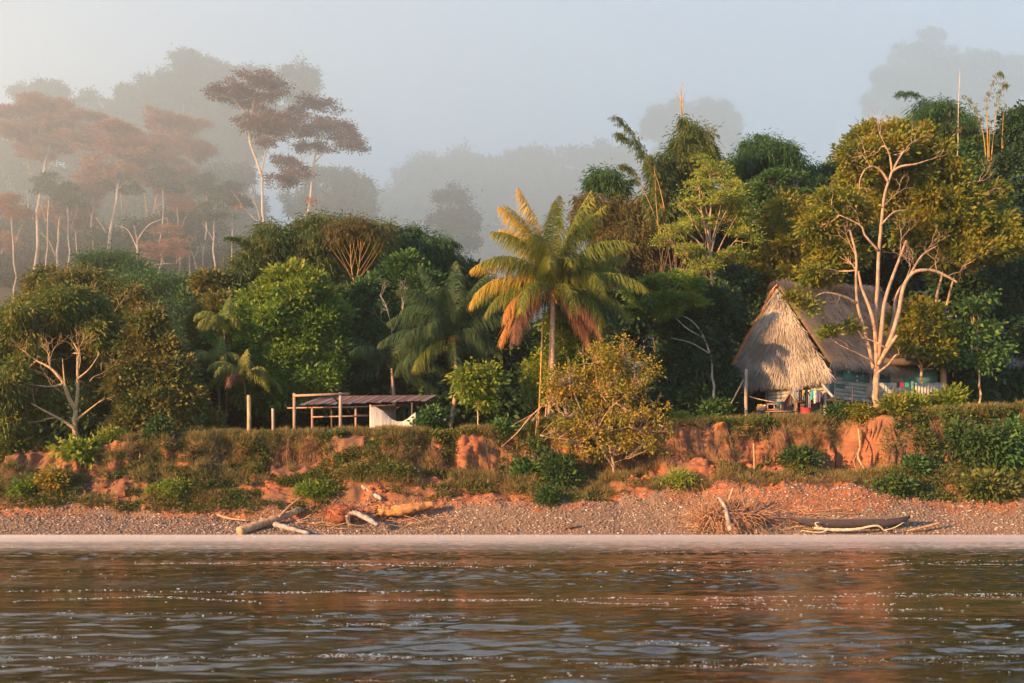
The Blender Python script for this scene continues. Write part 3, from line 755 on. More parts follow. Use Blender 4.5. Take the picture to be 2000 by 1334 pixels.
for k, (x0, xt, yt, Yd, lb) in enumerate([
    (30, 22, 470, 222, 'slim pale trunk with a thin top standing at the far left in the mist'), (90, 96, 440, 232, 'slim pale trunk just right of the leftmost tall one'),
    (137, 131, 470, 228, 'very thin grey trunk left of the leaning pale trunk'), (178, 182, 420, 238, 'thin pale trunk close behind the leaning one'),
    (240, 236, 430, 238, 'thin straight trunk between the leaning trunk and the low rusty tree'), (312, 318, 440, 236, 'thin trunk right of the pair of pale trunks'),
    (352, 346, 450, 240, 'thin straight trunk under the right edge of the broad layered crown'), (398, 404, 440, 234, 'thin grey trunk left of the lone thin one'),
    (448, 454, 470, 228, 'thin slanting trunk right of the lone thin one')]):
    yt -= 45 + 12 * (k % 3)
    tree('slender_tree', lb, 'tree', (x0, 560, Yd), [P(xt, yt - 12, Yd, 24, 9), P(xt + 16, yt - 2, Yd, 18, 6), P(xt - 14, yt - 26, Yd, 18, 7), P(xt + 4, yt - 36, Yd, 14, 6)], 'umbrella', ['l_red', 'l_mist', 'l_mist'][k % 3], 'mist_bark', .17, (xt, yt, Yd), 300 + k, .8, .2, .3, None, tip_r=.05, sub=.03, low=-.35,
         limbs=[(.09, .03, [(x0, yt + 50, Yd), (x0 + 8 - 16 * (k % 2), yt + 25, Yd), (x0 + 16 - 32 * (k % 2), yt + 8, Yd)])])
for k, (x, Yd, pf, lb) in enumerate([
    (20, 256, [P(10, 540, 256, 60, 40), P(60, 565, 256, 50, 30), P(-20, 590, 256, 60, 50)], 'dark low tree at the far left foot of the misty slope'),
    (180, 257, [P(150, 560, 257, 45, 26), P(200, 570, 257, 40, 26), P(110, 575, 257, 35, 30)], 'dark low tree at the foot of the leaning pale trunk'),
    (400, 254, [P(400, 545, 254, 50, 32), P(450, 555, 254, 50, 36), P(360, 560, 254, 40, 28)], 'dark low tree at the foot of the lone thin trunk'),
    (480, 235, [P(480, 500, 235, 45, 34), P(510, 530, 235, 50, 36), P(455, 510, 235, 35, 34)], 'dim tree filling the mist left of the forked giants'),
    (60, 258, [P(60, 500, 258, 50, 34), P(20, 480, 258, 40, 34)], 'dark tree in front of the foot of the leftmost pale trunk'),
    (250, 240, [P(250, 470, 240, 45, 34), P(215, 480, 240, 40, 34), P(290, 460, 240, 40, 34)], 'dark tree behind the leaning pale trunk'),
    (390, 246, [P(385, 450, 246, 45, 40), P(350, 430, 246, 40, 34)], 'dark tree behind the lone thin trunk'),
]):
    far_tree(lb, (x, Yd), pf, 60 + k, sc=.75, r0=.3, gap=.05)
# ------------------------------------------------------------------ front line of trees on the bank
# --- left group
tree('mango_tree', 'wide olive tree on the left with a golden forking trunk and bare glowing branches', 'tree', (146, 862, 69.5),
     [P(60, 640, 72, 75, 55), P(150, 640, 73, 80, 60), P(205, 680, 72, 42, 60), P(30, 700, 71, 60, 45), P(120, 690, 75, 70, 45), P(205, 750, 73, 22, 40), P(40, 770, 69, 55, 42), P(15, 820, 69, 45, 32), P(75, 790, 70, 38, 25), P(100, 600, 74, 50, 25), P(-30, 740, 71, 50, 60), P(170, 720, 76, 55, 40)],
     'mango', 'l_mango', 'tan_bark', .19, (148, 800, 69.5), 70, 1.0, .05, limbs=[
        (.16, .05, [(148, 800, 69.5), (134, 775, 69), (122, 745, 68.6), (100, 720, 68.5), (72, 705, 69)]),
        (.14, .05, [(148, 798, 69.5), (152, 760, 69.2), (152, 710, 69), (155, 690, 70)]),
        (.12, .03, [(148, 838, 69.4), (120, 820, 69), (92, 805, 68.4), (62, 788, 68)]),
        (.09, .03, [(150, 820, 69.4), (172, 802, 69), (200, 780, 69)]),
        (.07, .02, [(124, 750, 68.6), (95, 755, 68.3), (55, 750, 68)]), (.07, .02, [(152, 740, 69), (175, 720, 69), (195, 690, 69.5)]),
        (.07, .02, [(130, 765, 68.8), (125, 735, 68.5), (122, 700, 69)])],
     bare=[((120, 745, 68.6), (-.6, -.2, .6), 1.1, .035, 3), ((100, 720, 68.5), (-.2, -.3, .9), 1.0, .03, 3), ((152, 730, 69), (.3, -.3, 1), 1.1, .03, 3), ((152, 710, 69), (-.4, -.3, .9), 1.0, .03, 3),
           ((92, 805, 68.4), (-1, -.2, .4), .9, .03, 3), ((175, 745, 69), (.5, -.2, .9), .9, .025, 3), ((72, 705, 69), (-.7, -.3, .5), .9, .03, 3), ((134, 772, 69), (-.9, -.3, .25), 1.2, .03, 3), ((190, 788, 69), (.6, -.2, .4), .6, .02, 2)])
tree('mango_tree', 'rounded russet tree behind and above the wide olive one, pale twigs showing in its crown', 'tree', (150, 80),
     [P(110, 562, 80, 50, 30), P(165, 558, 80, 50, 28), P(205, 578, 80, 38, 30), P(80, 590, 80, 34, 28), P(235, 600, 81, 30, 30), P(150, 600, 83, 80, 30)],
     'mango', 'l_rust', 'tan_bark', .2, (150, 625, 80), 71, 1.0, .1, limbs=[(.12, .05, [(150, 625, 80), (140, 600, 79), (125, 580, 78.4)]), (.12, .05, [(150, 625, 80), (170, 600, 79), (185, 580, 78.4)])],
     bare=[((140, 612, 77.6), (-.5, -.6, .9), 1.0, .04, 3), ((150, 612, 77.6), (0, -.6, 1), 1.0, .04, 3), ((165, 612, 77.6), (.5, -.6, .9), 1.0, .04, 3), ((120, 615, 77.8), (-.9, -.4, .7), .9, .035, 3), ((185, 605, 78), (.8, -.4, .7), .8, .03, 2)])
tree('bushy_tree', 'conical bushy tree with reddish leaves to the ground right of the wide olive tree', 'tree', (300, 70.5),
     [P(292, 640, 72, 28, 26), P(285, 680, 72, 45, 36), P(320, 690, 72, 35, 36), P(275, 730, 71.5, 52, 42), P(335, 740, 71.5, 45, 42), P(260, 785, 71, 42, 42), P(310, 790, 70.6, 55, 44), P(355, 790, 71, 34, 40), P(270, 835, 70.6, 45, 25), P(335, 835, 70.6, 48, 25)],
     'broad', 'l_rust', 'brown_bark', .2, (300, 700, 71), 72, .95, .05, mul=1.3)
tree('forest_tree', 'olive rust tree rising behind the conical bushy tree, topped with a yellowish tuft', 'tree', (250, 79),
     [P(262, 590, 79, 28, 30), P(285, 620, 79, 30, 30), P(240, 640, 80, 40, 40), P(222, 572, 80, 18, 18), P(300, 660, 80, 25, 30), P(230, 720, 79, 40, 60)],
     'mango', 'l_rust', 'tan_bark', .2, None, 73, .95, .15, bare=[((222, 620, 77.6), (.3, -.4, 1), .9, .035, 3), ((262, 640, 77.6), (.2, -.5, .9), .7, .03, 3)])
tree('forest_tree', 'bright green tree at the left edge of the bank', 'tree', (10, 80),
     [P(20, 625, 80, 34, 22), P(-20, 640, 80, 40, 30), P(40, 655, 79, 40, 26), P(5, 690, 79, 50, 40)], 'fine', 'l_bright', 'brown_bark', .2, None, 74, 1.1, .1)
# --- big bright green tree, centre left
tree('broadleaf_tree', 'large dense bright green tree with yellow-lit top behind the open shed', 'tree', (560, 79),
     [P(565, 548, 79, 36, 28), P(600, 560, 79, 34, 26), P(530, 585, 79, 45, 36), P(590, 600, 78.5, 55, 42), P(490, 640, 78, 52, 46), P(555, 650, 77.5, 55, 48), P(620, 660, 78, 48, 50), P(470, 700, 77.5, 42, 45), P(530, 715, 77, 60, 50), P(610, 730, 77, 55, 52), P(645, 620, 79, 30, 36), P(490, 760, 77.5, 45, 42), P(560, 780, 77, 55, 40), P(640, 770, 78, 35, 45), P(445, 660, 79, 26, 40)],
     'broad', 'l_bright', 'brown_bark', .28, (560, 720, 79), 75, 1.0, .05, mul=1.05, fill=.15, split=(at(0, 585, 79)[2], 'l_yellow'))  # yellow leaves on top paint in the sunlight falling there
tree('forest_tree', 'dark dull green tree between the bright green tree and the small dark coconut palm', 'tree', (715, 83),
     [P(700, 590, 83, 45, 40), P(745, 600, 84, 40, 36), P(690, 650, 82, 40, 45), P(735, 660, 82, 45, 45), P(700, 720, 82, 45, 45), P(750, 730, 83, 45, 45), P(770, 560, 85, 36, 30)],
     'big', 'l_green', 'brown_bark', .22, None, 76, .8, .1)
tree('forest_tree', 'leafy green tree crown in front of the right half of the bamboo hill', 'tree', (800, 84),
     [P(790, 530, 84, 34, 26), P(760, 548, 84, 30, 24), P(820, 560, 84, 32, 28), P(800, 600, 83, 45, 36), P(795, 515, 84, 15, 16), P(840, 620, 84, 35, 45)],
     'broad', 'l_green', 'brown_bark', .2, None, 77, 1.05, .1)
tree('bare_tree', 'grey leafless branching tree standing against the dark foliage left of the small coconut palm', 'tree', (765, 760, 80),
     [P(745, 600, 80, 12, 8)], 'fine', 'l_green', 'drift_grey', .07, (765, 640, 80), 78, 1.0, 0, gap=.6,
     limbs=[(.05, .02, [(765, 640, 80), (755, 600, 79), (742, 575, 79)]), (.05, .02, [(765, 650, 80), (785, 610, 79), (790, 575, 79)])],
     bare=[((755, 600, 79), (-.8, -.2, .6), .9, .03, 3), ((785, 610, 79), (.2, -.2, 1), .9, .03, 3), ((765, 640, 80), (-.8, -.2, .1), 1.0, .03, 3)])
# bamboo hill behind the bright green tree
bamboo('bamboo_clump', 'feathery olive bamboo clump hanging over the top left of the bright green tree', (500, 88),
       [([(520, 600, 88), (505, 520, 87), (480, 470, 86), (440, 462, 85)], .5), ([(530, 600, 88), (520, 500, 87), (502, 455, 86)], .6), ([(500, 610, 88), (470, 540, 87), (452, 505, 86)], .6)],
       [P(535, 475, 88, 45, 32), P(585, 480, 88, 45, 34), P(510, 520, 88, 45, 32), P(560, 520, 88, 50, 30), P(470, 560, 87, 42, 26), P(620, 520, 88, 42, 34), P(600, 445, 89, 20, 12), P(620, 470, 90, 35, 26)], 'l_bamboo', seed=80)
bamboo('bamboo_clump', 'bamboo clump with a fan of glowing orange culms high behind the bright green tree', (700, 90),
       [([(688, 545, 89), (684, 480, 89), (665, 435, 88), (640, 425, 87)], .65), ([(700, 545, 89), (706, 480, 89), (720, 440, 88), (745, 440, 87)], .65)],
       [P(640, 440, 90, 34, 15), P(700, 445, 91, 50, 16), P(755, 460, 91, 30, 16), P(640, 500, 91, 40, 45), P(760, 510, 91, 36, 50), P(700, 500, 93, 50, 50), P(690, 575, 89, 60, 26), P(650, 560, 89, 40, 30)], 'l_bamboo', seed=81,
       culms=None)
Y = 86.2
tree('fanned_bamboo', 'small fan of thin glowing orange stems in front of the olive bamboo hill', 'bamboo', (693, 700, Y), [P(665, 448, Y, 20, 8), P(705, 440, Y, 24, 8), P(735, 455, Y, 18, 8), P(650, 470, Y, 12, 8)], 'bamboo', 'l_bamboo_b', 'culm', .05, (693, 560, Y), 180, .7, .3, gap=.2,
     limbs=[(.05, .02, [(693, 560, Y), (686, 520, Y), (685, 480, Y), (688, 445, Y)]), (.05, .02, [(693, 560, Y), (701, 520, Y), (704, 480, Y), (703, 440, Y)])] +
     [(.022, .008, [(x0, y0, Y), (x0 + dx * .5, y0 - 32, Y - .2), (x0 + dx, y0 - 62 - (k % 3) * 8, Y - .3)]) for k, (x0, y0, dx) in enumerate([(687, 545, -30), (686, 525, -34), (685, 505, -30), (685, 490, -22), (686, 530, 16), (686, 505, 12), (700, 548, 34), (702, 530, 40), (703, 512, 34), (704, 495, 26), (701, 530, -14), (704, 500, -12), (687, 540, -46), (701, 545, 50)])])
bamboo('bamboo_clump', 'round dark green bamboo clump at the right end of the bamboo hill', (840, 92),
       [([(830, 560, 92), (830, 490, 92), (815, 448, 91), (790, 455, 90)], .5), ([(850, 560, 92), (870, 500, 92), (880, 472, 91), (895, 480, 91)], .5)],
       [P(815, 462, 92, 22, 12), P(850, 500, 92, 42, 30), P(800, 490, 92, 42, 26), P(880, 530, 93, 30, 34), P(840, 550, 92, 55, 30), P(775, 520, 92, 34, 34)], 'l_bamboo_g', seed=82)
tree('forest_tree', 'dark evergreen crown filling the gap left of the bright green tree', 'tree', (440, 84),
     [P(440, 610, 84, 42, 34), P(405, 640, 84, 30, 40), P(430, 690, 84, 45, 50), P(420, 560, 86, 40, 20), P(400, 740, 83, 40, 40)], 'broad', 'l_rust', 'brown_bark', .2, None, 83, 1.0, .1)
# dark backing trees under the canopy (each one shows between the front ones)
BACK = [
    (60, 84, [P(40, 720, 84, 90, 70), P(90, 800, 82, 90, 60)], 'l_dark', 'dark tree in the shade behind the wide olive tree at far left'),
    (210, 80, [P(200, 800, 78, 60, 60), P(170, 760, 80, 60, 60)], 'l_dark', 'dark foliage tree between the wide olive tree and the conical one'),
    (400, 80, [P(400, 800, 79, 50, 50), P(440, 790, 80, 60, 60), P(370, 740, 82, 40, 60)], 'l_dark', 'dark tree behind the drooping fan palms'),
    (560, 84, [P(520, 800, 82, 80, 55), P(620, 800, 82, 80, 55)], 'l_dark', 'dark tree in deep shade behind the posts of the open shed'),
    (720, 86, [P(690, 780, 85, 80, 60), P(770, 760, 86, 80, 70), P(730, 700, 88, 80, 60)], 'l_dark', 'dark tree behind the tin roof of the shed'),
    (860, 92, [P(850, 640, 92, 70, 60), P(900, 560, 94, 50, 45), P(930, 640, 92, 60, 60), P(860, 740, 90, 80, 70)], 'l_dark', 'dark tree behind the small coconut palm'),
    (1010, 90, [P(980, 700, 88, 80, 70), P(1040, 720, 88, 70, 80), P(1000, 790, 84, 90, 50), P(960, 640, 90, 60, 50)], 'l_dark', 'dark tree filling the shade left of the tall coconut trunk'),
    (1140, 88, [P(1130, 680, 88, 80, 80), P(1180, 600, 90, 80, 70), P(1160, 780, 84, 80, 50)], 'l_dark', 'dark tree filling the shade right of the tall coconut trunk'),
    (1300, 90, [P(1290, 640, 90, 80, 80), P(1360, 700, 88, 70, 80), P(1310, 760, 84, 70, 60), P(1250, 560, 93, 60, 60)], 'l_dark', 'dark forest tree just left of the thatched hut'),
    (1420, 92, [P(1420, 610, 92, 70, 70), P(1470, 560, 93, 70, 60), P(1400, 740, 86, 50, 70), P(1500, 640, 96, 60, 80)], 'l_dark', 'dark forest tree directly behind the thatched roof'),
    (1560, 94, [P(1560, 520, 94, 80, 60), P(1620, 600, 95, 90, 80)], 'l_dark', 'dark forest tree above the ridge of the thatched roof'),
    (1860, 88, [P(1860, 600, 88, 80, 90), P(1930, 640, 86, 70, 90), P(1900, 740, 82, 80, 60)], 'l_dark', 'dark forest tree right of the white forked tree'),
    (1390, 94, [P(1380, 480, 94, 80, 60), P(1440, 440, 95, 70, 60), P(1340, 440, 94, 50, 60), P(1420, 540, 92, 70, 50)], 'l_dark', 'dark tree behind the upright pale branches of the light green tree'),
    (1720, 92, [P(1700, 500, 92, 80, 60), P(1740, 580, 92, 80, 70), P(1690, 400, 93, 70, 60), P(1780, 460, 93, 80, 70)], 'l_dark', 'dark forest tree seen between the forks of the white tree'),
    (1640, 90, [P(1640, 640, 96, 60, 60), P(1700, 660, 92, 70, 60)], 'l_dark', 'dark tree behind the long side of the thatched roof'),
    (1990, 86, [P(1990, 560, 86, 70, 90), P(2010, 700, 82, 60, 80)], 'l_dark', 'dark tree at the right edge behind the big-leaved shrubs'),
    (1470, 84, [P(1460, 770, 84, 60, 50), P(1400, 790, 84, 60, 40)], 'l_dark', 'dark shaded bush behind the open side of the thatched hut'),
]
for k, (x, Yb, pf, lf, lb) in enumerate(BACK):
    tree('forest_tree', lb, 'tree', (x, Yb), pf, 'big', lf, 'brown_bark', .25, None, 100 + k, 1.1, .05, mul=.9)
# --- trees on the right
tree('pale_branched_tree', 'light green tree with pale upright branches left of the thatched hut', 'tree', (1392, 860, 80),
     [P(1390, 335, 80, 28, 18), P(1365, 365, 80, 26, 14), P(1425, 370, 80, 28, 16), P(1400, 395, 80, 45, 16), P(1345, 400, 80, 24, 10), P(1440, 405, 80, 22, 12), P(1320, 450, 79, 30, 10), P(1360, 435, 80, 30, 10), P(1305, 470, 79, 22, 8), P(1450, 450, 80, 26, 10), P(1465, 470, 80, 18, 8), P(1340, 495, 79, 30, 10), P(1420, 430, 81, 30, 14), P(1370, 520, 79, 30, 10), P(1430, 500, 80, 30, 10), P(1340, 540, 79, 26, 8), P(1375, 315, 80, 12, 8)],
     'feather', 'l_light', 'pale_bark', .13, (1390, 560, 80), 120, .95, .5, gap=.42, subr=.34, low=-.5, limbs=[
        (.07, .02, [(1388, 510, 80), (1378, 450, 79.7), (1368, 400, 79.6), (1366, 360, 79.6)]), (.06, .02, [(1388, 480, 80), (1404, 420, 79.8), (1412, 375, 79.8)]), (.06, .02, [(1390, 520, 80), (1412, 470, 79.6), (1440, 420, 79.6)]), (.05, .015, [(1375, 470, 79.6), (1345, 420, 79.4), (1325, 400, 79.4)]), (.05, .015, [(1389, 560, 79.8), (1350, 545, 79.3), (1325, 530, 79.2)]),
        (.12, .04, [(1390, 560, 80), (1388, 500, 80), (1386, 440, 80), (1390, 380, 80), (1385, 335, 80)]),
        (.09, .03, [(1388, 530, 80), (1370, 480, 79.6), (1340, 455, 79.2), (1310, 450, 79)]),
        (.08, .03, [(1388, 500, 80), (1400, 450, 80), (1425, 400, 80)]), (.07, .02, [(1388, 470, 80), (1372, 420, 80), (1352, 395, 80)]),
        (.08, .02, [(1390, 540, 80), (1420, 490, 80), (1450, 455, 80)]), (.07, .02, [(1389, 550, 80), (1360, 520, 79.5), (1330, 490, 79)]),
        (.06, .02, [(1387, 440, 80), (1372, 380, 80), (1362, 350, 80)])])
tree('pale_branched_tree', 'thin grey-stemmed green tree behind the light green one, nearer the big white tree', 'tree', (1510, 780, 88),
     [P(1510, 355, 88, 32, 14), P(1480, 380, 88, 26, 12), P(1540, 385, 88, 28, 14), P(1510, 410, 88, 45, 14), P(1470, 430, 88, 20, 10), P(1545, 430, 88, 24, 14), P(1560, 350, 89, 20, 14)],
     'feather', 'l_green', 'drift_grey', .14, (1508, 470, 88), 121, 1.2, .3, limbs=[(.11, .04, [(1508, 470, 88), (1506, 430, 88), (1500, 395, 88)]), (.08, .03, [(1507, 450, 88), (1485, 420, 88), (1465, 400, 88)]), (.08, .03, [(1507, 455, 88), (1530, 420, 88), (1545, 395, 88)])])
tree('pale_branched_tree', 'low green tree with grey arching branches right of the autumn-leaved tree', 'tree', (1395, 790, 76),
     [P(1270, 560, 76, 26, 10), P(1310, 550, 76, 34, 10), P(1350, 560, 76, 28, 10), P(1290, 585, 76, 36, 10), P(1255, 600, 76, 26, 10), P(1340, 590, 76, 26, 9), P(1240, 575, 76, 14, 8), P(1300, 610, 76, 24, 8)],
     'feather', 'l_bright', 'drift_grey', .10, (1390, 700, 76), 122, 1.1, .3, limbs=[(.07, .02, [(1390, 700, 76), (1370, 650, 76), (1340, 620, 76), (1280, 605, 76)]), (.06, .02, [(1375, 660, 76), (1340, 640, 76), (1300, 600, 76)]), (.05, .02, [(1385, 690, 76), (1350, 670, 76), (1310, 660, 76)])])
tree('forest_tree', 'brownish bamboo-leaved hill of foliage right behind the tall coconut palm', 'tree', (1215, 90),
     [P(1180, 420, 90, 42, 26), P(1230, 425, 90, 45, 32), P(1160, 450, 90, 36, 26), P(1215, 480, 89, 55, 40), P(1260, 480, 90, 40, 45), P(1200, 540, 89, 55, 45), P(1265, 540, 90, 40, 40), P(1150, 400, 91, 24, 14)],
     'bamboo', 'l_bamboo_b', 'brown_bark', .25, None, 123, 1.0, .1)
bamboo('bamboo_clump', 'tall bamboo plume leaning left over the coconut palm, an orange culm showing', (1300, 86),
       [([(1305, 480, 86), (1290, 400, 86), (1265, 320, 86), (1235, 262, 86), (1200, 225, 86)], .35), ([(1312, 480, 86), (1290, 390, 86), (1262, 310, 86), (1225, 272, 86), (1203, 258, 86)], .35),
        ([(1300, 480, 86), (1270, 400, 86), (1240, 340, 86), (1215, 320, 86)], .5), ([(1290, 480, 86), (1282, 400, 85), (1278, 330, 85), (1268, 300, 85)], .3)],
       [P(1290, 350, 87, 26, 36), P(1300, 400, 87, 30, 40), P(1325, 430, 88, 34, 50)], 'l_bamboo', seed=124, dens=20, spray=.8,
       culms=[[(1298, 408, 84.6), (1288, 365, 84.6), (1278, 335, 84.6)]])
bamboo('bamboo_clump', 'dark bamboo tuft spreading left above the coconut palm', (1200, 92),
       [([(1215, 480, 92), (1205, 400, 92), (1185, 350, 92), (1155, 340, 91)], .5), ([(1215, 480, 92), (1215, 400, 92), (1220, 360, 92), (1245, 350, 92)], .5)],
       [P(1180, 350, 92, 28, 13), P(1200, 375, 92, 28, 18), P(1165, 365, 92, 16, 12)], 'l_bamboo_g', seed=125)
bamboo('bamboo_clump', 'pointed bamboo clump topped by a bare dead tip', (1345, 88),
       [([(1345, 420, 88), (1345, 330, 88), (1340, 260, 88), (1333, 232, 88)], .2), ([(1350, 420, 88), (1365, 330, 88), (1385, 280, 88), (1400, 300, 88)], .4), ([(1345, 400, 88), (1330, 320, 88), (1318, 280, 88), (1312, 290, 88)], .4)],
       [P(1340, 250, 88, 18, 20), P(1350, 280, 88, 30, 26), P(1345, 315, 88, 40, 28), P(1370, 330, 88, 36, 32), P(1330, 350, 88, 34, 32)], 'l_bamboo', seed=126,
       culms=[[(1332, 260, 88), (1331, 215, 88), (1329, 170, 88)], [(1332, 240, 88), (1334, 205, 88), (1338, 178, 88)], [(1331, 220, 88), (1327, 195, 88), (1320, 180, 88)], [(1331, 200, 88), (1331, 180, 88), (1333, 160, 88)]])
bamboo('bamboo_clump', 'rounded bamboo clump with arching tips behind the thin grey-stemmed tree', (1500, 94),
       [([(1510, 420, 94), (1505, 340, 94), (1490, 290, 94), (1450, 278, 94)], .4), ([(1515, 420, 94), (1510, 330, 94), (1505, 275, 94), (1475, 262, 94)], .4), ([(1520, 420, 94), (1540, 330, 94), (1560, 320, 94)], .4)],
       [P(1500, 290, 94, 38, 20), P(1480, 315, 94, 42, 26), P(1520, 320, 94, 38, 30), P(1450, 340, 95, 30, 26), P(1500, 370, 95, 60, 40), P(1550, 370, 95, 40, 36)], 'l_bamboo_g', seed=127)
tree('forest_tree', 'dark rounded tree in the dip between the bamboo and the golden-crowned tree', 'tree', (1600, 98),
     [P(1605, 350, 98, 30, 20), P(1640, 370, 98, 34, 24), P(1590, 400, 98, 45, 40), P(1650, 330, 98, 25, 20)], 'big', 'l_dark', 'brown_bark', .25, None, 128, 1.0, .1)
tree('forest_tree', 'dark green tree left of the golden-crowned one, its leaves mixed with orange', 'tree', (1560, 84),
     [P(1540, 420, 84, 40, 34), P(1580, 450, 83, 42, 40), P(1530, 480, 84, 45, 40), P(1570, 520, 83, 50, 40), P(1500, 540, 85, 45, 40), P(1610, 490, 83, 40, 45)],
     'broad', 'l_gold', 'pale_bark', .2, None, 129, 1.0, .35, gap=.12)
tree('forest_tree', 'dense dark green tree hiding the foot of the light green one, left of the hut', 'tree', (1385, 79),
     [P(1400, 610, 78.5, 50, 45), P(1345, 650, 78.3, 45, 40), P(1385, 660, 79, 40, 45), P(1370, 710, 78, 50, 45), P(1395, 740, 79, 34, 45), P(1330, 720, 78.3, 40, 45), P(1385, 780, 78, 60, 36), P(1320, 780, 78, 40, 36), P(1440, 560, 83, 34, 30)], 'broad', 'l_dark', 'brown_bark', .25, None, 139, 1.1, .1)
# big white forked tree
Y = 71.0
def T3(*q): return [(x, y, Y + dy) for x, y, dy in q]
tree('pale_forked_tree', 'big white-barked tree forking low beside the thatched hut, trunk glowing in the sun', 'tree', (1711, 812, Y),
     [P(1600, 440, 72, 30, 20), P(1640, 390, 72, 34, 22), P(1650, 430, 73, 40, 26), P(1690, 300, 74, 40, 26), P(1600, 540, 73, 34, 20), P(1575, 600, 69, 16, 12), P(1545, 585, 69, 14, 8), P(1640, 500, 74, 40, 30), P(1660, 640, 71, 14, 12), P(1620, 655, 70, 12, 8), P(1735, 300, 75, 40, 30)],
     'broad', 'l_gold', 'pale_bark', .25, (1712, 715, Y), 130, .9, .25, gap=.15, limbs=[
        (.13, .07, T3((1706, 720, 0), (1700, 690, 0), (1690, 650, -.1), (1676, 600, -.2), (1672, 555, -.2), (1672, 500, -.2), (1660, 450, 0))),
        (.16, .08, T3((1711, 720, 0), (1712, 670, 0), (1710, 620, 0), (1714, 560, .1), (1716, 500, .1), (1722, 430, .1), (1728, 380, .2), (1742, 335, .2))),
        (.15, .07, T3((1712, 690, 0), (1708, 640, -.2), (1698, 600, -.4), (1684, 565, -.3), (1676, 530, -.2))),
        (.16, .07, T3((1716, 700, 0), (1722, 640, -.3), (1728, 590, -.4), (1740, 550, -.5), (1755, 510, -.4), (1770, 470, 0))),
        (.17, .07, T3((1718, 712, 0), (1740, 660, -.4), (1755, 610, -.6), (1765, 560, -.8), (1785, 532, -1), (1820, 528, -1), (1850, 540, -1), (1870, 552, -1))),
        (.13, .05, T3((1722, 705, 0), (1732, 670, .3), (1745, 620, .3), (1752, 575, .3), (1775, 540, .2), (1800, 500, .1), (1830, 480, 0))),
        (.10, .03, T3((1674, 592, -.2), (1650, 580, -.6), (1615, 572, -1), (1590, 580, -1.3), (1565, 595, -1.5))),
        (.09, .04, T3((1714, 728, -.1), (1735, 712, -.4), (1748, 695, -.5), (1756, 692, -.5))),
        (.14, .09, T3((1716, 712, -.1), (1728, 690, -.5), (1745, 665, -.7), (1752, 655, -.8))),
        (.10, .04, T3((1742, 335, .2), (1760, 325, 0), (1790, 320, -.2), (1815, 312, -.2))),
        (.09, .04, T3((1735, 355, .2), (1722, 335, 0), (1705, 325, -.2), (1690, 330, -.3))),
        (.08, .03, T3((1742, 335, .2), (1738, 305, 0), (1730, 285, 0))), (.08, .03, T3((1745, 330, .2), (1762, 300, 0), (1775, 290, 0))),
        (.06, .02, T3((1690, 330, -.3), (1680, 350, -.3), (1678, 375, -.3))),
        (.08, .03, T3((1716, 490, 0), (1690, 460, -.3), (1680, 440, -.3), (1640, 420, -.4))), (.07, .03, T3((1720, 440, 0), (1745, 415, -.3), (1770, 410, -.3)))],
     bare=[((1730, 290, Y), (-.3, -.2, 1), 1.0, .035, 3), ((1700, 325, Y - .2), (-.6, -.2, .8), .9, .03, 3), ((1770, 295, Y), (.2, -.2, 1), .9, .03, 3), ((1815, 312, Y - .2), (.6, -.2, .3), .6, .025, 2), ((1690, 330, Y - .3), (-.8, -.2, .2), .7, .03, 3),
           ((1800, 500, Y), (.6, -.3, .7), .9, .03, 4), ((1790, 530, Y - 1), (-.1, -.1, 1), .9, .03, 4), ((1830, 530, Y - 1), (.2, -.1, 1), .8, .03, 4), ((1850, 540, Y - 1), (.9, -.1, .2), .8, .03, 3), ((1770, 545, Y - .8), (.3, -.2, .8), .8, .03, 4),
           ((1672, 500, Y - .2), (-.5, -.2, .9), 1.0, .035, 3), ((1640, 420, Y - .4), (-.8, -.2, .4), .9, .03, 3), ((1728, 400, Y), (.7, -.3, .7), .9, .03, 3), ((1755, 510, Y - .4), (.3, -.3, 1), 1.2, .04, 4), ((1756, 692, Y - .5), (-.2, -.2, 1), .3, .03, 1),
           ((1680, 440, Y - .3), (-.3, -.3, 1), .9, .03, 3), ((1815, 528, Y - 1), (.4, -.1, 1), .9, .03, 4), ((1640, 578, Y - .8), (-.2, 0, -1), .4, .02, 2), ((1690, 300, Y), (-.3, -.2, 1), .8, .025, 3)])
tree('golden_crowned_tree', 'wide golden-green crown spreading behind and right of the white forked trunk', 'tree', (1850, 830, 78),
     [P(1780, 285, 77, 40, 30), P(1740, 275, 78, 36, 24), P(1820, 310, 77, 34, 28), P(1790, 340, 77, 45, 30), P(1850, 350, 77, 36, 30), P(1760, 390, 78, 45, 34), P(1820, 400, 76.5, 50, 36), P(1880, 400, 77, 42, 34), P(1930, 390, 78, 28, 26), P(1860, 450, 76, 55, 34), P(1920, 450, 76.5, 45, 32), P(1800, 450, 77, 45, 34), P(1900, 500, 76, 50, 28), P(1955, 490, 76.5, 36, 30), P(1850, 510, 77, 40, 26), P(1690, 270, 79, 30, 20), P(1730, 330, 80, 40, 40), P(1680, 350, 80, 40, 40)],
     'broad', 'l_gold', 'pale_bark', .24, (1832, 640, 78), 131, 1.0, .15, fill=.15, limbs=[
        (.14, .06, [(1832, 640, 78), (1828, 590, 77.5), (1838, 545, 77), (1850, 500, 76.5)]), (.12, .05, [(1834, 640, 78), (1848, 600, 77.6), (1858, 560, 77.2), (1870, 520, 77)]), (.10, .04, [(1828, 600, 77.6), (1800, 570, 77), (1780, 580, 77)])],
     bare=[((1880, 360, 75.6), (.6, -.4, -.2), 1.1, .035, 3), ((1900, 370, 75.6), (.7, -.3, -.4), 1.0, .03, 3), ((1880, 520, 74.6), (.8, -.2, .1), 1.0, .035, 3), ((1850, 330, 76), (-.7, -.3, .1), .8, .03, 2)])
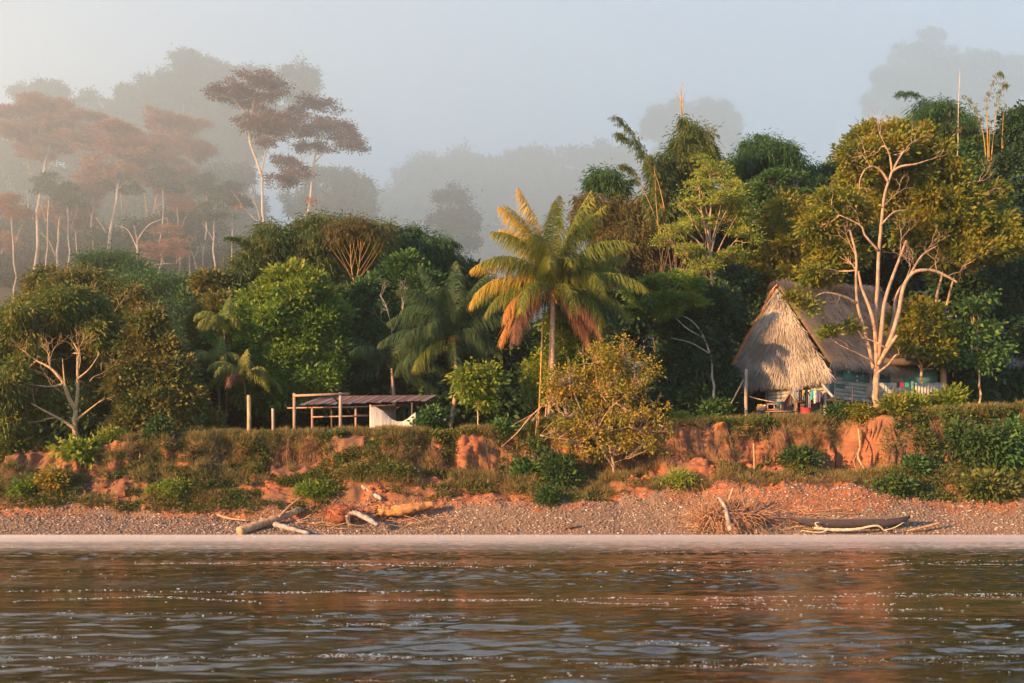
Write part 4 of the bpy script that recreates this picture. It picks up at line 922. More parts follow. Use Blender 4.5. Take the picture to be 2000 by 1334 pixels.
tree('forest_tree', 'yellow-green low tree in front of the right end of the thatched hut', 'tree', (1800, 77),
     [P(1790, 610, 76, 34, 26), P(1820, 640, 75.5, 34, 28), P(1790, 670, 75.5, 34, 22), P(1835, 690, 75, 26, 20), P(1770, 640, 77, 26, 30)], 'broad', 'l_gold', 'tan_bark', .12, None, 132, 1.0, .2)
# background bamboo and forest at far right
bamboo('bamboo_clump', 'dark green bamboo arching left above the golden-crowned tree at upper right', (1800, 96),
       [([(1850, 400, 96), (1840, 300, 96), (1820, 225, 96), (1790, 185, 95), (1752, 180, 94)], .4), ([(1850, 400, 96), (1830, 300, 96), (1800, 240, 96), (1750, 232, 95)], .45), ([(1860, 400, 96), (1850, 300, 96), (1850, 230, 96), (1870, 215, 96)], .4)],
       [P(1830, 225, 96, 42, 16), P(1860, 240, 96, 34, 20), P(1800, 250, 96, 40, 20), P(1850, 270, 96, 55, 30), P(1880, 300, 96, 45, 40), P(1910, 340, 96, 50, 50)], 'l_bamboo_g', seed=133, dens=16)
bamboo('bamboo_clump', 'slender airy bamboo stems with yellow culms standing highest at the right', (1930, 92),
       [([(1932, 330, 92), (1928, 250, 92), (1930, 190, 92), (1950, 142, 92), (1955, 145, 92)], .2), ([(1928, 330, 92), (1920, 260, 92), (1905, 215, 92), (1882, 184, 92)], .35), ([(1934, 330, 92), (1945, 230, 92), (1958, 165, 92), (1966, 168, 92)], .3), ([(1958, 320, 92), (1960, 250, 92), (1962, 195, 92)], .3)],
       [], 'l_bamboo', seed=134, dens=9, spray=.55, L=.22, m=6, culms=[[(1930, 325, 91.5), (1929, 280, 91.5), (1928, 220, 91.5)], [(1932, 325, 91.5), (1932, 280, 91.5), (1934, 230, 91.5)], [(1957, 330, 91.5), (1957, 280, 91.5), (1960, 215, 91.5)]])
tree('dead_tree', 'thin bare dead pole tree rising between the two high bamboos at right', 'tree', (1871, 420, 93), [P(1872, 250, 93, 6, 5)], 'fine', 'l_bamboo_b', 'mist_bark', .045, (1872, 200, 93), 135, 1, 0, gap=.5,
     limbs=[(.03, .012, [(1872, 200, 93), (1874, 165, 93), (1875, 135, 93)])] + [(.018, .008, [(1873, y, 93), (1873 + s * 7, y - 5, 93)]) for y, s in ((160, 1), (175, -1), (190, 1), (205, -1), (220, 1), (240, -1), (260, 1))])
tree('forest_tree', 'dark green forest tree at the upper right corner of the treeline', 'tree', (1985, 92),
     [P(1985, 250, 92, 28, 30), P(2000, 300, 92, 40, 40), P(1970, 340, 92, 40, 36), P(1925, 370, 93, 40, 34), P(1985, 400, 91, 45, 45), P(2010, 230, 92, 20, 20), P(1990, 470, 90, 45, 50)], 'big', 'l_dark', 'brown_bark', .3, None, 136, 1.0, .1)
tree('forest_tree', 'green leafy tree between the slender bamboo and the golden crown', 'tree', (1900, 94),
     [P(1895, 290, 94, 26, 18), P(1880, 330, 94, 45, 30), P(1925, 300, 94, 30, 20), P(1900, 380, 93, 50, 40), P(1960, 430, 93, 40, 40)], 'fine', 'l_green', 'brown_bark', .3, None, 137, 1.6, .1)
tree('forest_tree', 'thin tree with bright tufted leaves right of the white forked tree', 'tree', (1915, 800, 76),
     [P(1900, 600, 76, 20, 14), P(1930, 640, 76, 24, 14), P(1885, 660, 76, 20, 12), P(1925, 580, 76, 18, 12), P(1950, 690, 76, 24, 14), P(1870, 700, 76, 20, 12), P(1910, 710, 76, 20, 12)], 'big', 'l_green', 'tan_bark', .08, (1908, 680, 76), 138, .9, .2, gap=.2)
# --- coconut palms
palm('coconut_palm', 'tall sunlit golden coconut palm standing alone at the centre of the bank', (1070, 815, 68.9), (1080, 568, 68.9), [
    (90, 86, 24, 6.2, 'f_olive'), (180, 84, 26, 6.3, 'f_sunlit'), (10, 83, 20, 6.4, 'f_olive'), (5, 76, 36, 6.2, 'f_olive'), (165, 82, 40, 6.2, 'f_olive'), (270, 84, 50, 5.6, 'f_olive'), (200, 76, 52, 6.0, 'f_sunlit'), (150, 74, 48, 6.0, 'f_sunlit'), (350, 74, 48, 6.0, 'f_olive'), (250, 78, 78, 5.0, 'f_olive'), (340, 62, 70, 5.8, 'f_olive'), (30, 60, 72, 5.8, 'f_olive'),
    (178, 62, 100, 5.8, 'f_sunlit'), (190, 70, 78, 5.8, 'f_olive'), (215, 50, 88, 5.4, 'f_olive'), (0, 48, 88, 5.6, 'f_olive'), (355, 66, 72, 5.8, 'f_olive'), (320, 38, 92, 5.3, 'f_olive'), (75, 55, 80, 5.4, 'f_green'), (120, 52, 80, 5.4, 'f_olive'), (262, 60, 120, 4.9, 'f_olive'), (290, 64, 100, 5, 'f_olive'),
    (184, 34, 84, 5.9, 'f_sunlit'), (170, 22, 78, 5.8, 'f_olive'), (196, 14, 84, 5.2, 'f_olive'), (212, 4, 80, 4.8, 'f_orange'), (348, 24, 80, 5.6, 'f_olive'), (8, 14, 78, 5.6, 'f_olive'), (332, 4, 84, 5, 'f_olive'), (300, 20, 104, 4.6, 'f_olive'), (240, 14, 104, 4.6, 'f_olive'),
    (195, -14, 66, 4.6, 'f_dead'), (172, -20, 56, 4.4, 'f_orange'), (350, -6, 72, 5.0, 'f_dead'), (325, -18, 62, 4.6, 'f_dead'), (15, -20, 58, 4.8, 'f_dead'), (355, -30, 44, 4.2, 'f_dead'), (60, -10, 60, 4.8, 'f_green'), (135, -10, 60, 4.8, 'f_green'), (100, 20, 70, 5, 'f_green'), (50, 30, 80, 5, 'f_green'), (5, 2, 70, 5.2, 'f_green')],
    .23, 140, nuts=9, lean=.1, lw=.055, ll=1.45, pairs=135)
palm('coconut_palm', 'shorter dark green coconut palm in the shade left of the tall one', (876, 832, 74), (886, 655, 75), [
    (90, 86, 20, 5.4, 'f_green'), (170, 80, 40, 5.4, 'f_green'), (20, 80, 36, 5.4, 'f_green'), (200, 70, 64, 5.2, 'f_green'), (330, 72, 56, 5.4, 'f_green'), (255, 74, 70, 4.6, 'f_green'), (150, 60, 70, 5.2, 'f_green'), (45, 60, 60, 5.4, 'f_green'),
    (185, 46, 72, 5.0, 'f_green'), (0, 46, 80, 4.8, 'f_green'), (215, 30, 80, 4.8, 'f_green'), (175, 22, 64, 5.2, 'f_green'), (345, 14, 80, 3.6, 'f_green'), (310, 24, 100, 3.8, 'f_green'), (195, 2, 66, 4.8, 'f_green'), (160, 0, 60, 4.8, 'f_green'),
    (280, -10, 70, 3.2, 'f_green'), (212, -20, 60, 3.8, 'f_olive'), (20, 0, 70, 4.0, 'f_green'), (240, 44, 104, 4.4, 'f_green')], .16, 141, nuts=8, lean=.35, lw=.055, ll=1.4, pairs=115)
palm('coconut_palm', 'young coconut palm with low fronds left of the shorter dark one, over the shed roof', (768, 838, 79), (765, 720, 79), [
    (120, 80, 40, 5.2, 'f_green'), (60, 76, 40, 5.2, 'f_green'), (170, 62, 64, 5.2, 'f_green'), (200, 44, 60, 5.0, 'f_green'), (180, 24, 52, 5.0, 'f_green'), (0, 56, 70, 4.6, 'f_green'), (340, 30, 70, 4.4, 'f_green'), (230, 56, 80, 4.6, 'f_green'), (190, 6, 50, 4.6, 'f_green'), (300, 50, 90, 4.4, 'f_green'), (15, 0, 60, 4.0, 'f_green')],
    .16, 142, nuts=0, lw=.055, ll=1.3, pairs=100)
# banana-like fan palms at left of the shed
def fanpalm(label, base, head, fr, seed):
    palm('drooping_palm', label, base, head, fr, .09, seed, nuts=0, lw=.075, ll=.75, pairs=60, trunk_mat='brown_bark')
fanpalm('drooping palm with strap leaves directly behind the leftmost tall post', (482, 846, 72.6), (476, 742, 72.6), [
    (90, 86, 30, 2.2, 'f_yg'), (180, 80, 130, 2.6, 'f_yg'), (200, 70, 140, 2.8, 'f_yg'), (0, 70, 150, 2.4, 'f_yg'), (340, 60, 140, 2.6, 'f_yg'), (220, 60, 140, 2.8, 'f_yg'), (300, 66, 140, 2.4, 'f_yg'), (160, 50, 130, 2.8, 'f_olive'), (20, 40, 120, 3.0, 'f_olive'), (190, 30, 110, 3.0, 'f_olive'), (350, 30, 100, 2.6, 'f_olive'), (260, 40, 120, 2.6, 'f_dead')], 150)
fanpalm('drooping palm with yellow-green strap leaves hanging beside the conical bushy tree', (424, 850, 73.5), (425, 715, 73.5), [
    (90, 86, 40, 2.4, 'f_yg'), (190, 76, 130, 2.6, 'f_yg'), (170, 60, 130, 2.8, 'f_yg'), (350, 70, 140, 2.4, 'f_yg'), (230, 66, 150, 2.6, 'f_yg'), (20, 50, 120, 2.4, 'f_olive'), (210, 40, 120, 2.6, 'f_olive'), (300, 60, 140, 2.4, 'f_yg'), (180, 20, 100, 2.4, 'f_olive')], 151)
fanpalm('drooping palm half hidden high against the left side of the bright green tree', (440, 850, 75.5), (438, 640, 75.5), [
    (90, 84, 40, 2.4, 'f_olive'), (190, 76, 120, 2.6, 'f_olive'), (215, 60, 130, 2.6, 'f_yg'), (170, 50, 120, 2.6, 'f_olive'), (250, 70, 150, 2.6, 'f_olive'), (350, 60, 130, 2.2, 'f_olive')], 152)
# small trees on the edge of the bank
tree('small_tree', 'small yellow-green tree in front of the shade between the two coconut palms', 'tree', (935, 838, 70.5),
     [P(935, 735, 70.5, 28, 16), P(915, 745, 70.5, 22, 16), P(955, 745, 70.5, 18, 20), P(930, 768, 70.3, 26, 16), P(945, 790, 70.3, 18, 16), P(905, 730, 70.5, 14, 8)], 'big', 'l_yellow', 'tan_bark', .06, (933, 795, 70.4), 160, .9, .3, fill=.2, gap=.15)
tree('bushy_tree', 'yellow-green leafy tree right behind the tall coconut trunk', 'tree', (1105, 845, 72.5),
     [P(1105, 640, 72.5, 34, 26), P(1130, 680, 72.5, 30, 30), P(1095, 690, 72.5, 32, 34), P(1060, 720, 72.8, 28, 34), P(1110, 740, 72.5, 32, 30), P(1050, 770, 72.5, 26, 28)], 'broad', 'l_yellow', 'tan_bark', .1, None, 161, .9, .2, gap=.25)
R_ = 66.6
tree('autumn_leaved_tree', 'airy golden-leaved tree leaning out from the slope on two thin pale stems', 'tree', (1203, 928, R_),
     [P(1110, 740, R_, 40, 40), P(1160, 700, R_, 45, 30), P(1215, 695, R_, 45, 30), P(1250, 740, R_, 40, 42), P(1180, 760, R_ + .5, 55, 45), P(1110, 800, R_, 45, 36), P(1240, 810, R_, 50, 45), P(1170, 830, R_, 50, 40), P(1130, 860, R_ - .3, 40, 30), P(1250, 870, R_, 40, 34), P(1200, 870, R_, 45, 30), P(1080, 770, R_, 20, 26), P(1285, 830, R_, 22, 40), P(1090, 840, R_ - .5, 26, 14), P(1205, 760, R_ + 1, 60, 60)],
     'sparse', 'l_autumn', 'pale_bark', .09, (1196, 905, R_), 162, 1.1, .55, gap=.3, fill=.5, sub=.022, mul=1.0, limbs=[
        (.085, .03, [(1200, 915, R_), (1180, 885, R_), (1155, 840, R_), (1130, 790, R_), (1115, 750, R_), (1108, 720, R_)]), (.08, .03, [(1200, 912, R_), (1192, 880, R_), (1188, 850, R_), (1195, 800, R_), (1205, 750, R_), (1210, 700, R_)]),
        (.04, .015, [(1140, 810, R_), (1115, 812, R_ - .4), (1080, 825, R_ - .6), (1055, 850, R_ - .8)]), (.04, .015, [(1160, 850, R_), (1190, 800, R_ - .3), (1230, 770, R_ - .4), (1255, 780, R_ - .4)]), (.035, .012, [(1195, 800, R_), (1170, 760, R_), (1160, 710, R_)])],
     bare=[((1115, 750, R_), (-.3, -.1, 1), .7, .02, 3), ((1205, 750, R_), (.4, -.1, 1), .8, .022, 3), ((1190, 840, R_), (.8, -.2, .7), .9, .022, 3), ((1155, 840, R_), (-.8, -.2, .4), .8, .02, 3), ((1225, 700, R_), (.3, 0, 1), .6, .018, 3), ((1270, 790, R_), (.8, 0, .6), .5, .018, 2), ((1140, 720, R_), (.1, 0, 1), .6, .018, 3)])
# ------------------------------------------------------------------ the bank: ground cover, grass, hanging roots, gravel, shrubs
def bank_cover():
    rng = np.random.default_rng(5)
    def pick(n, y0, y1):
        X = rng.uniform(-36, 36, n); Yc = rng.uniform(y0, y1, n)
        k = rng.random(n) < .45; Yc = np.where(k, rng.uniform(66.8, 69.6, n), Yc)      # the steep face takes its share
        return X, Yc, ground_z(X, Yc)
    def normal(X, Yc):
        e = .12; dx = (ground_z(X + e, Yc) - ground_z(X - e, Yc)) / (2 * e); dy = (ground_z(X, Yc + e) - ground_z(X, Yc - e)) / (2 * e)
        return unit(np.stack([-dx, -dy, np.ones_like(dx)], -1))
    def px_of(X, Yc): return 1000 + X / Yc * F
    def green(px):   # how leafy the slope is along the bank
        return np.interp(px, [0, 200, 420, 700, 820, 1000, 1060, 1130, 1190, 1250, 1330, 1400, 1560, 1660, 1720, 2000], [.62, .55, .68, .62, .35, .55, .95, .95, .5, .15, .25, .62, .75, .35, .75, .95])
    # leafy cover
    for nm, mat, n, ys, thr, sty, lab in (
        ('ground_cover', 'l_cover', 21000, (64.6, 70.5), 0, (.20, 13, 1, .17, .075, .8, .2, .55), 'low olive and rusty weeds covering the clay slope'),
        ('ground_cover', 'l_vinegreen', 9000, (64.8, 69.5), 1, (.22, 12, 1, .20, .11, .8, .3, .6), 'fresh green creeping vines in patches over the clay slope'),
        ('dry_grass', 'l_dry', 19000, (65.0, 70.0), 2, (.16, 12, 1, .34, .022, .45, -.5, .6), 'dry straw-coloured grass on the slope and the lip of the bank')):
        X, Yc, Z = pick(n * 2, *ys); px = px_of(X, Yc)
        nz = fbm(X * .45 + thr * 30, Yc * .9 + Z * .5, 4) * .9 + .5
        g = green(px)
        g = g - np.interp(px, [560, 640, 1040, 1100, 1230, 1300, 1660, 1720], [0, .22, .2, 0, 0, .25, .3, 0]) * (Yc < 67.2)
        E = np.interp(px, [-100, 120, 200, 240, 500, 540, 640, 690, 950, 1200, 1290, 1430, 1500, 1610, 1650, 1770, 1830], [.9, .9, .8, .2, .2, .9, .9, .35, .2, .2, .8, .85, .45, .6, .9, .8, .1])
        g = g * .92 - .55 * E * np.exp(-((Yc - 68.0) / .75) ** 2)
        low = np.clip((Z - np.interp(px, KX, [row2z(r, 64.5) for r in K_BCH]) - .05) / .5, 0, 1)
        if thr == 0: keep = nz < g * .85 + .02
        elif thr == 1: keep = nz < g - .33
        else: keep = nz < .50 - .35 * E * np.exp(-((Yc - 68.0) / .6) ** 2)
        keep &= rng.random(n * 2) < low
        X, Yc, Z = X[keep][:n], Yc[keep][:n], Z[keep][:n]
        N = normal(X, Yc); C = np.stack([X, shift_y(X, Yc, Z), Z], -1) + N * rng.uniform(.0, .22, (len(X), 1))
        b = MB(); foliage(b, C, unit(N + [0, 0, .5]), sty, rng, 1.0, 0)
        tag(b.build(nm, M[mat]), lab, 'weeds', kind='stuff')
    # roots and dead strands hanging over the scarp
    b = MB(); n = 3600
    X = rng.uniform(-35, 35, n)
    X = X[(vn(X * .35, X * 0 + 77) > -.12)]
    for x in X:
        ys = np.linspace(67.2, 69.3, 22); z = ground_z(np.full(22, x), ys); k = int(np.argmax(np.diff(z))); y0 = ys[min(k + 1, 21)] - .1; z0 = z[min(k + 1, 21)] + .05
        L = rng.uniform(.3, 1.3); m = 5; t = np.linspace(0, 1, m)
        pts = np.stack([x + np.cumsum(rng.normal(size=m) * .05), y0 - .25 * t ** .5 - .45 * t - rng.random() * .1, z0 - L * t ** 1.2], -1)
        b.tube(pts, np.linspace(.012, .005, m), 3, cap=False, r=rng.random())
    tag(b.build('hanging_roots', M['vine']), 'brown roots and dead stems hanging down the red scarp', 'roots', kind='stuff')
    # lumps of clay
    b = MB(); ico = [(0, 0, 1), (.9, 0, .4), (.28, .85, .4), (-.72, .53, .4), (-.72, -.53, .4), (.28, -.85, .4), (.72, .53, -.4), (-.28, .85, -.4), (-.9, 0, -.4), (-.28, -.85, -.4), (.72, -.53, -.4), (0, 0, -1)]
    fc = [(0, 1, 2), (0, 2, 3), (0, 3, 4), (0, 4, 5), (0, 5, 1), (1, 6, 2), (2, 7, 3), (3, 8, 4), (4, 9, 5), (5, 10, 1), (2, 6, 7), (3, 7, 8), (4, 8, 9), (5, 9, 10), (1, 10, 6), (11, 7, 6), (11, 8, 7), (11, 9, 8), (11, 10, 9), (11, 6, 10)]
    ico = np.array(ico); fc = np.array(fc)
    def stones(n, X, Yc, s0, s1, mat, nm, lab, flat=.6):
        Z = ground_z(X, Yc); n = len(X)
        s = rng.uniform(s0, s1, n) * rng.uniform(.6, 1.4, n)
        V = ico[None] * s[:, None, None] * rng.uniform(.6, 1.35, (n, 12, 1)) * np.stack([rng.uniform(.7, 1.3, n), rng.uniform(.7, 1.2, n), np.full(n, flat)], -1)[:, None]
        a = rng.uniform(0, 6.28, n); c, q = np.cos(a)[:, None], np.sin(a)[:, None]
        V = np.stack([V[..., 0] * c - V[..., 1] * q, V[..., 0] * q + V[..., 1] * c, V[..., 2]], -1) + np.stack([X, Yc, Z + s * .2], -1)[:, None]
        bb = MB(); bb.add(V.reshape(-1, 3), None, (fc[None] + np.arange(n)[:, None, None] * 12).reshape(-1, 3), np.repeat(rng.random(n), 12))
        tag(bb.build(nm, M[mat], smooth=False), lab, 'stones', kind='stuff')
    n = 26000; X = rng.uniform(-35, 35, n); Yc = 61.2 + 3.9 * rng.random(n) ** .9
    stones(n, X, Yc, .03, .075, 'pebble', 'gravel', 'pale rounded pebbles of the gravel beach')
    n = 4200; X = rng.uniform(-35, 35, n); Yc = rng.uniform(64.0, 67.2, n); k = (fbm(X * .5 + 50, Yc * .8, 3) > .08) & (Yc > 64.6)
    stones(n, X[k], Yc[k], .04, .15, 'clod', 'clay_clods', 'broken lumps of orange clay below the scarp', .8)
M['pebble'] = leaf_mat('pebble', (.15, .095, .065), (.27, .20, .155), (.48, .41, .35), 0.0, .8, 0)
M['clod'] = solid('clod', (.34, .12, .045), (.17, .06, .025), 3, .95, (1, 1, 1), .5, .05)
bank_cover()

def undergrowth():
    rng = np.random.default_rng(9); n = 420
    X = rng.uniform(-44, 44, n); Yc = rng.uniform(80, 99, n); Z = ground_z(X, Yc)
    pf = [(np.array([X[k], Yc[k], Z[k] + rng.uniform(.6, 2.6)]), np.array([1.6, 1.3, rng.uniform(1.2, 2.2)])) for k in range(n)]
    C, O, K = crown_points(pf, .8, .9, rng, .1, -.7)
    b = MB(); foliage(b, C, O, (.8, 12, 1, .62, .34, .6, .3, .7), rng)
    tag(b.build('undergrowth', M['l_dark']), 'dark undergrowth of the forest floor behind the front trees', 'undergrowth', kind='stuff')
undergrowth()

# individual shrubs on the bank (x, distance, width, height in photo pixels)
SH = [
    ('broad_leaved_plant', 'large yellow-green leaved plant at the foot of the golden forking trunk', 155, 67.9, 40, 22, 'big', 'l_yellow', 1.0),
    ('broad_leaved_plant', 'orange-green leafy plant on the slope below the golden forking trunk', 105, 66.0, 18, 26, 'big', 'l_autumn', .8),
    ('shrub', 'dark green shrub at the top of the bank at the far left edge', 25, 69.4, 40, 22, 'broad', 'l_mango', 1.0),
    ('shrub', 'small green shrub low on the slope at the left edge', 60, 65.8, 26, 14, 'broad', 'l_bright', .8),
    ('shrub', 'light green shrub on the lip right of the large-leaved plant', 215, 68.6, 30, 18, 'fine', 'l_yellow', 1.0),
    ('shrub', 'vine-covered green mound hanging over the scarp below the conical tree', 310, 68.0, 20, 26, 'broad', 'l_vinegreen', .8),
    ('shrub', 'yellow-green tufty shrub in the middle of the left slope', 340, 65.6, 34, 14, 'fine', 'l_yellow', .9),
    ('shrub', 'loose reddish shrub between the conical tree and the drooping palms', 412, 72.0, 20, 32, 'broad', 'l_rust', .8),
    ('shrub', 'round yellow-green shrub on the slope below the open shed', 620, 65.6, 34, 14, 'fine', 'l_yellow', .9),
    ('shrub', 'olive shrub on the slope above the big orange log', 770, 66.2, 34, 16, 'fine', 'l_cover', .9),
    ('shrub', 'small olive shrub above the grey slanting log', 700, 66.4, 26, 12, 'fine', 'l_cover', .9),
    ('shrub', 'small leafy plants in front of the right end of the shed', 836, 70.2, 18, 26, 'broad', 'l_green', .8),
    ('shrub', 'green shrub right of the shed beside the dark palm trunk', 850, 70.8, 20, 30, 'broad', 'l_green', .8),
    ('shrub', 'dark low shrub at the foot of the small yellow-green tree', 985, 69.2, 34, 16, 'broad', 'l_green', .9),
    ('shrub', 'dark green tangled shrub on the slope left of the golden-leaved tree', 1095, 66.4, 40, 48, 'broad', 'l_vinegreen', .9),
    ('shrub', 'dark green shrub hanging on the lip below the tall coconut palm', 1040, 68.0, 38, 26, 'broad', 'l_green', .9),
    ('shrub', 'small green shrub at the water end of the slope below the golden-leaved tree', 1075, 64.9, 26, 18, 'fine', 'l_vinegreen', .9),
    ('shrub', 'round grey-green shrub with yellow flowers on the clay right of the golden-leaved tree', 1330, 65.3, 36, 20, 'fine', 'l_light', .9),
    ('shrub', 'tuft of tall grass on the bank left of the hut brace', 1328, 69.6, 26, 12, 'fine', 'l_yellow', 1.0),
    ('shrub', 'dark green shrub on the lip right of the clothesline', 1640, 69.6, 26, 20, 'broad', 'l_vinegreen', .8),
    ('shrub', 'bluish green vine shrub on the slope below the table', 1560, 67.2, 36, 30, 'broad', 'l_vinegreen', .8),
    ('shrub', 'sunlit yellow shrub at the foot of the white forked tree', 1745, 68.8, 34, 30, 'broad', 'l_gold', .9),
    ('shrub', 'golden shrub just left of the foot of the white forked tree', 1680, 68.9, 24, 22, 'fine', 'l_gold', .9),
    ('shrub', 'small green plant on the slope below the golden-orange roots', 1740, 65.0, 36, 18, 'broad', 'l_vinegreen', .9),
    ('shrub', 'yellow-green low shrub below the veranda boards', 1790, 70.4, 36, 26, 'broad', 'l_yellow', .9),
    ('shrub', 'bright yellow-green shrub covering the right end of the veranda', 1845, 71.6, 30, 32, 'broad', 'l_yellow', .9),
    ('shrub', 'large glossy green shrub spilling down the bank at right', 1890, 67.4, 60, 48, 'big', 'l_vinegreen', .85),
    ('shrub', 'tall leafy green shrub at the right edge of the bank', 1965, 67.6, 55, 60, 'big', 'l_green', .85),
    ('shrub', 'low green shrub on the slope at the right edge above the gravel', 1930, 65.2, 60, 22, 'broad', 'l_cover', .9),
    ('shrub', 'green shrub at mid slope between the hanging root and the glossy shrub', 1800, 66.6, 34, 26, 'broad', 'l_green', .85),
    ('shrub', 'dim shrub under the hut roof behind its corner post', 1400, 76.0, 30, 30, 'broad', 'l_green', .9),
]
for k, (nm, lb, x, Yb, rx, ry, st, lf, sc) in enumerate(SH):
    shrub(nm, lb, 'shrub', x, Yb, rx, ry, st, lf, k, sc)

def glint_flecks():  # small white domes set on the water in place of sky glints
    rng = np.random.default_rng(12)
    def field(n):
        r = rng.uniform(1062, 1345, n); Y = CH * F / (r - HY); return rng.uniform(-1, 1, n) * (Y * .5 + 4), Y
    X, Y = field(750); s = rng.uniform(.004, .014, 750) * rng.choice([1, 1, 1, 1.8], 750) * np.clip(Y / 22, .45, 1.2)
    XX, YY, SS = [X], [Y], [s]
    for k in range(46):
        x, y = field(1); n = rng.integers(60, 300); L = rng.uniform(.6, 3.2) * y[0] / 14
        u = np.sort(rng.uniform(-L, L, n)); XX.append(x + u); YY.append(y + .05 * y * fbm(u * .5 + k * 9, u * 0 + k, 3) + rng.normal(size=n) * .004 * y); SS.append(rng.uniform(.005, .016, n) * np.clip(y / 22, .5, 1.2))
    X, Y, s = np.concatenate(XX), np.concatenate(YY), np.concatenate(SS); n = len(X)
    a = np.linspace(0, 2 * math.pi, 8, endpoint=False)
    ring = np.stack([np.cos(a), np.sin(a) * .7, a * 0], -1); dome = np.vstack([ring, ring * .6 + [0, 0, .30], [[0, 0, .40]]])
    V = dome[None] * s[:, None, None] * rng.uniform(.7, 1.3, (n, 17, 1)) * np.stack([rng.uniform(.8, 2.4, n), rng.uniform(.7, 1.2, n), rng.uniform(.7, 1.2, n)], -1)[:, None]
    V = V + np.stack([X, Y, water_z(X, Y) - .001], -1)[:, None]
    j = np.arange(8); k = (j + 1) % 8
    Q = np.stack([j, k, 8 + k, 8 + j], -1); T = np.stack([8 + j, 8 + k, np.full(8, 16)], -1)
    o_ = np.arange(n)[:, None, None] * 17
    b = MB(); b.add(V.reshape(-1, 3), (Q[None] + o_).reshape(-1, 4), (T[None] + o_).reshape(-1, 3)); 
    tag(b.build('glint_flecks', M['glint_flecks'], smooth=True), 'small white flecks and lines standing in for sky glints on the river', 'glint_flecks', kind='stuff')
M['glint_flecks'] = solid('glint_flecks', (.50, .62, .66), (.36, .46, .50), 9, .4, spec=.5)  # bluish white of reflected sky put into the fleck colour
glint_flecks()
# ------------------------------------------------------------------ thatched hut
def thatch_strands(b, A0, A1, B0, B1, n, L, rng, out, jit=.05, wd=.05, lift=.03, r=(0, 1)):
    """overlapping straw on the quad A0-A1 (top) to B0-B1 (bottom); out = outward normal"""
    u = rng.random(n); v = rng.random(n) ** .9
    top = A0 + (A1 - A0) * u[:, None]; bot = B0 + (B1 - B0) * u[:, None]
    P0 = top + (bot - top) * v[:, None]
    P0 = P0 + out * (rng.uniform(0, lift, (n, 1)) + (.16 * fbm(P0[:, 0] * .9 + P0[:, 1] * .5, P0[:, 2] * .9, 3) + .06)[:, None]) + rng.normal(size=(n, 3)) * jit * .4
    D = unit(bot - top) + rng.normal(size=(n, 3)) * .17 + out * rng.uniform(.0, .16, (n, 1)) + [0, 0, -.05]
    D = unit(D); Ls = L * rng.uniform(.5, 1.3, n)[:, None]
    s = unit(np.cross(D, out)) * wd / 2 * rng.uniform(.5, 1.4, n)[:, None]
    V = np.stack([P0 - s, P0 + s, P0 + D * Ls + s * .3, P0 + D * Ls - s * .3], 1).reshape(-1, 3)
    pr = np.clip(rng.random(n) * .7 + .15 + .7 * fbm(P0[:, 0] * .8 + 3, P0[:, 2] * .8, 3), 0, 1)
    b.add(V, np.arange(4 * n).reshape(-1, 4), None, np.repeat(pr, 4))
M['thatch'] = leaf_mat('thatch', (.17, .14, .12), (.33, .28, .24), (.52, .45, .38), .12, .85, .5)
M['thatch_dark'] = leaf_mat('thatch_dark', (.26, .21, .18), (.40, .33, .28), (.52, .44, .37), .12, .9, .4)
M['thatch_base'] = solid('thatch_base', (.16, .11, .08), (.10, .07, .05), 4, .95)
M['thatch_edge'] = leaf_mat('thatch_edge', (.42, .17, .06), (.55, .25, .09), (.6, .33, .14), .1, .9, .2)  # edge straw with warm sunlight put into its orange
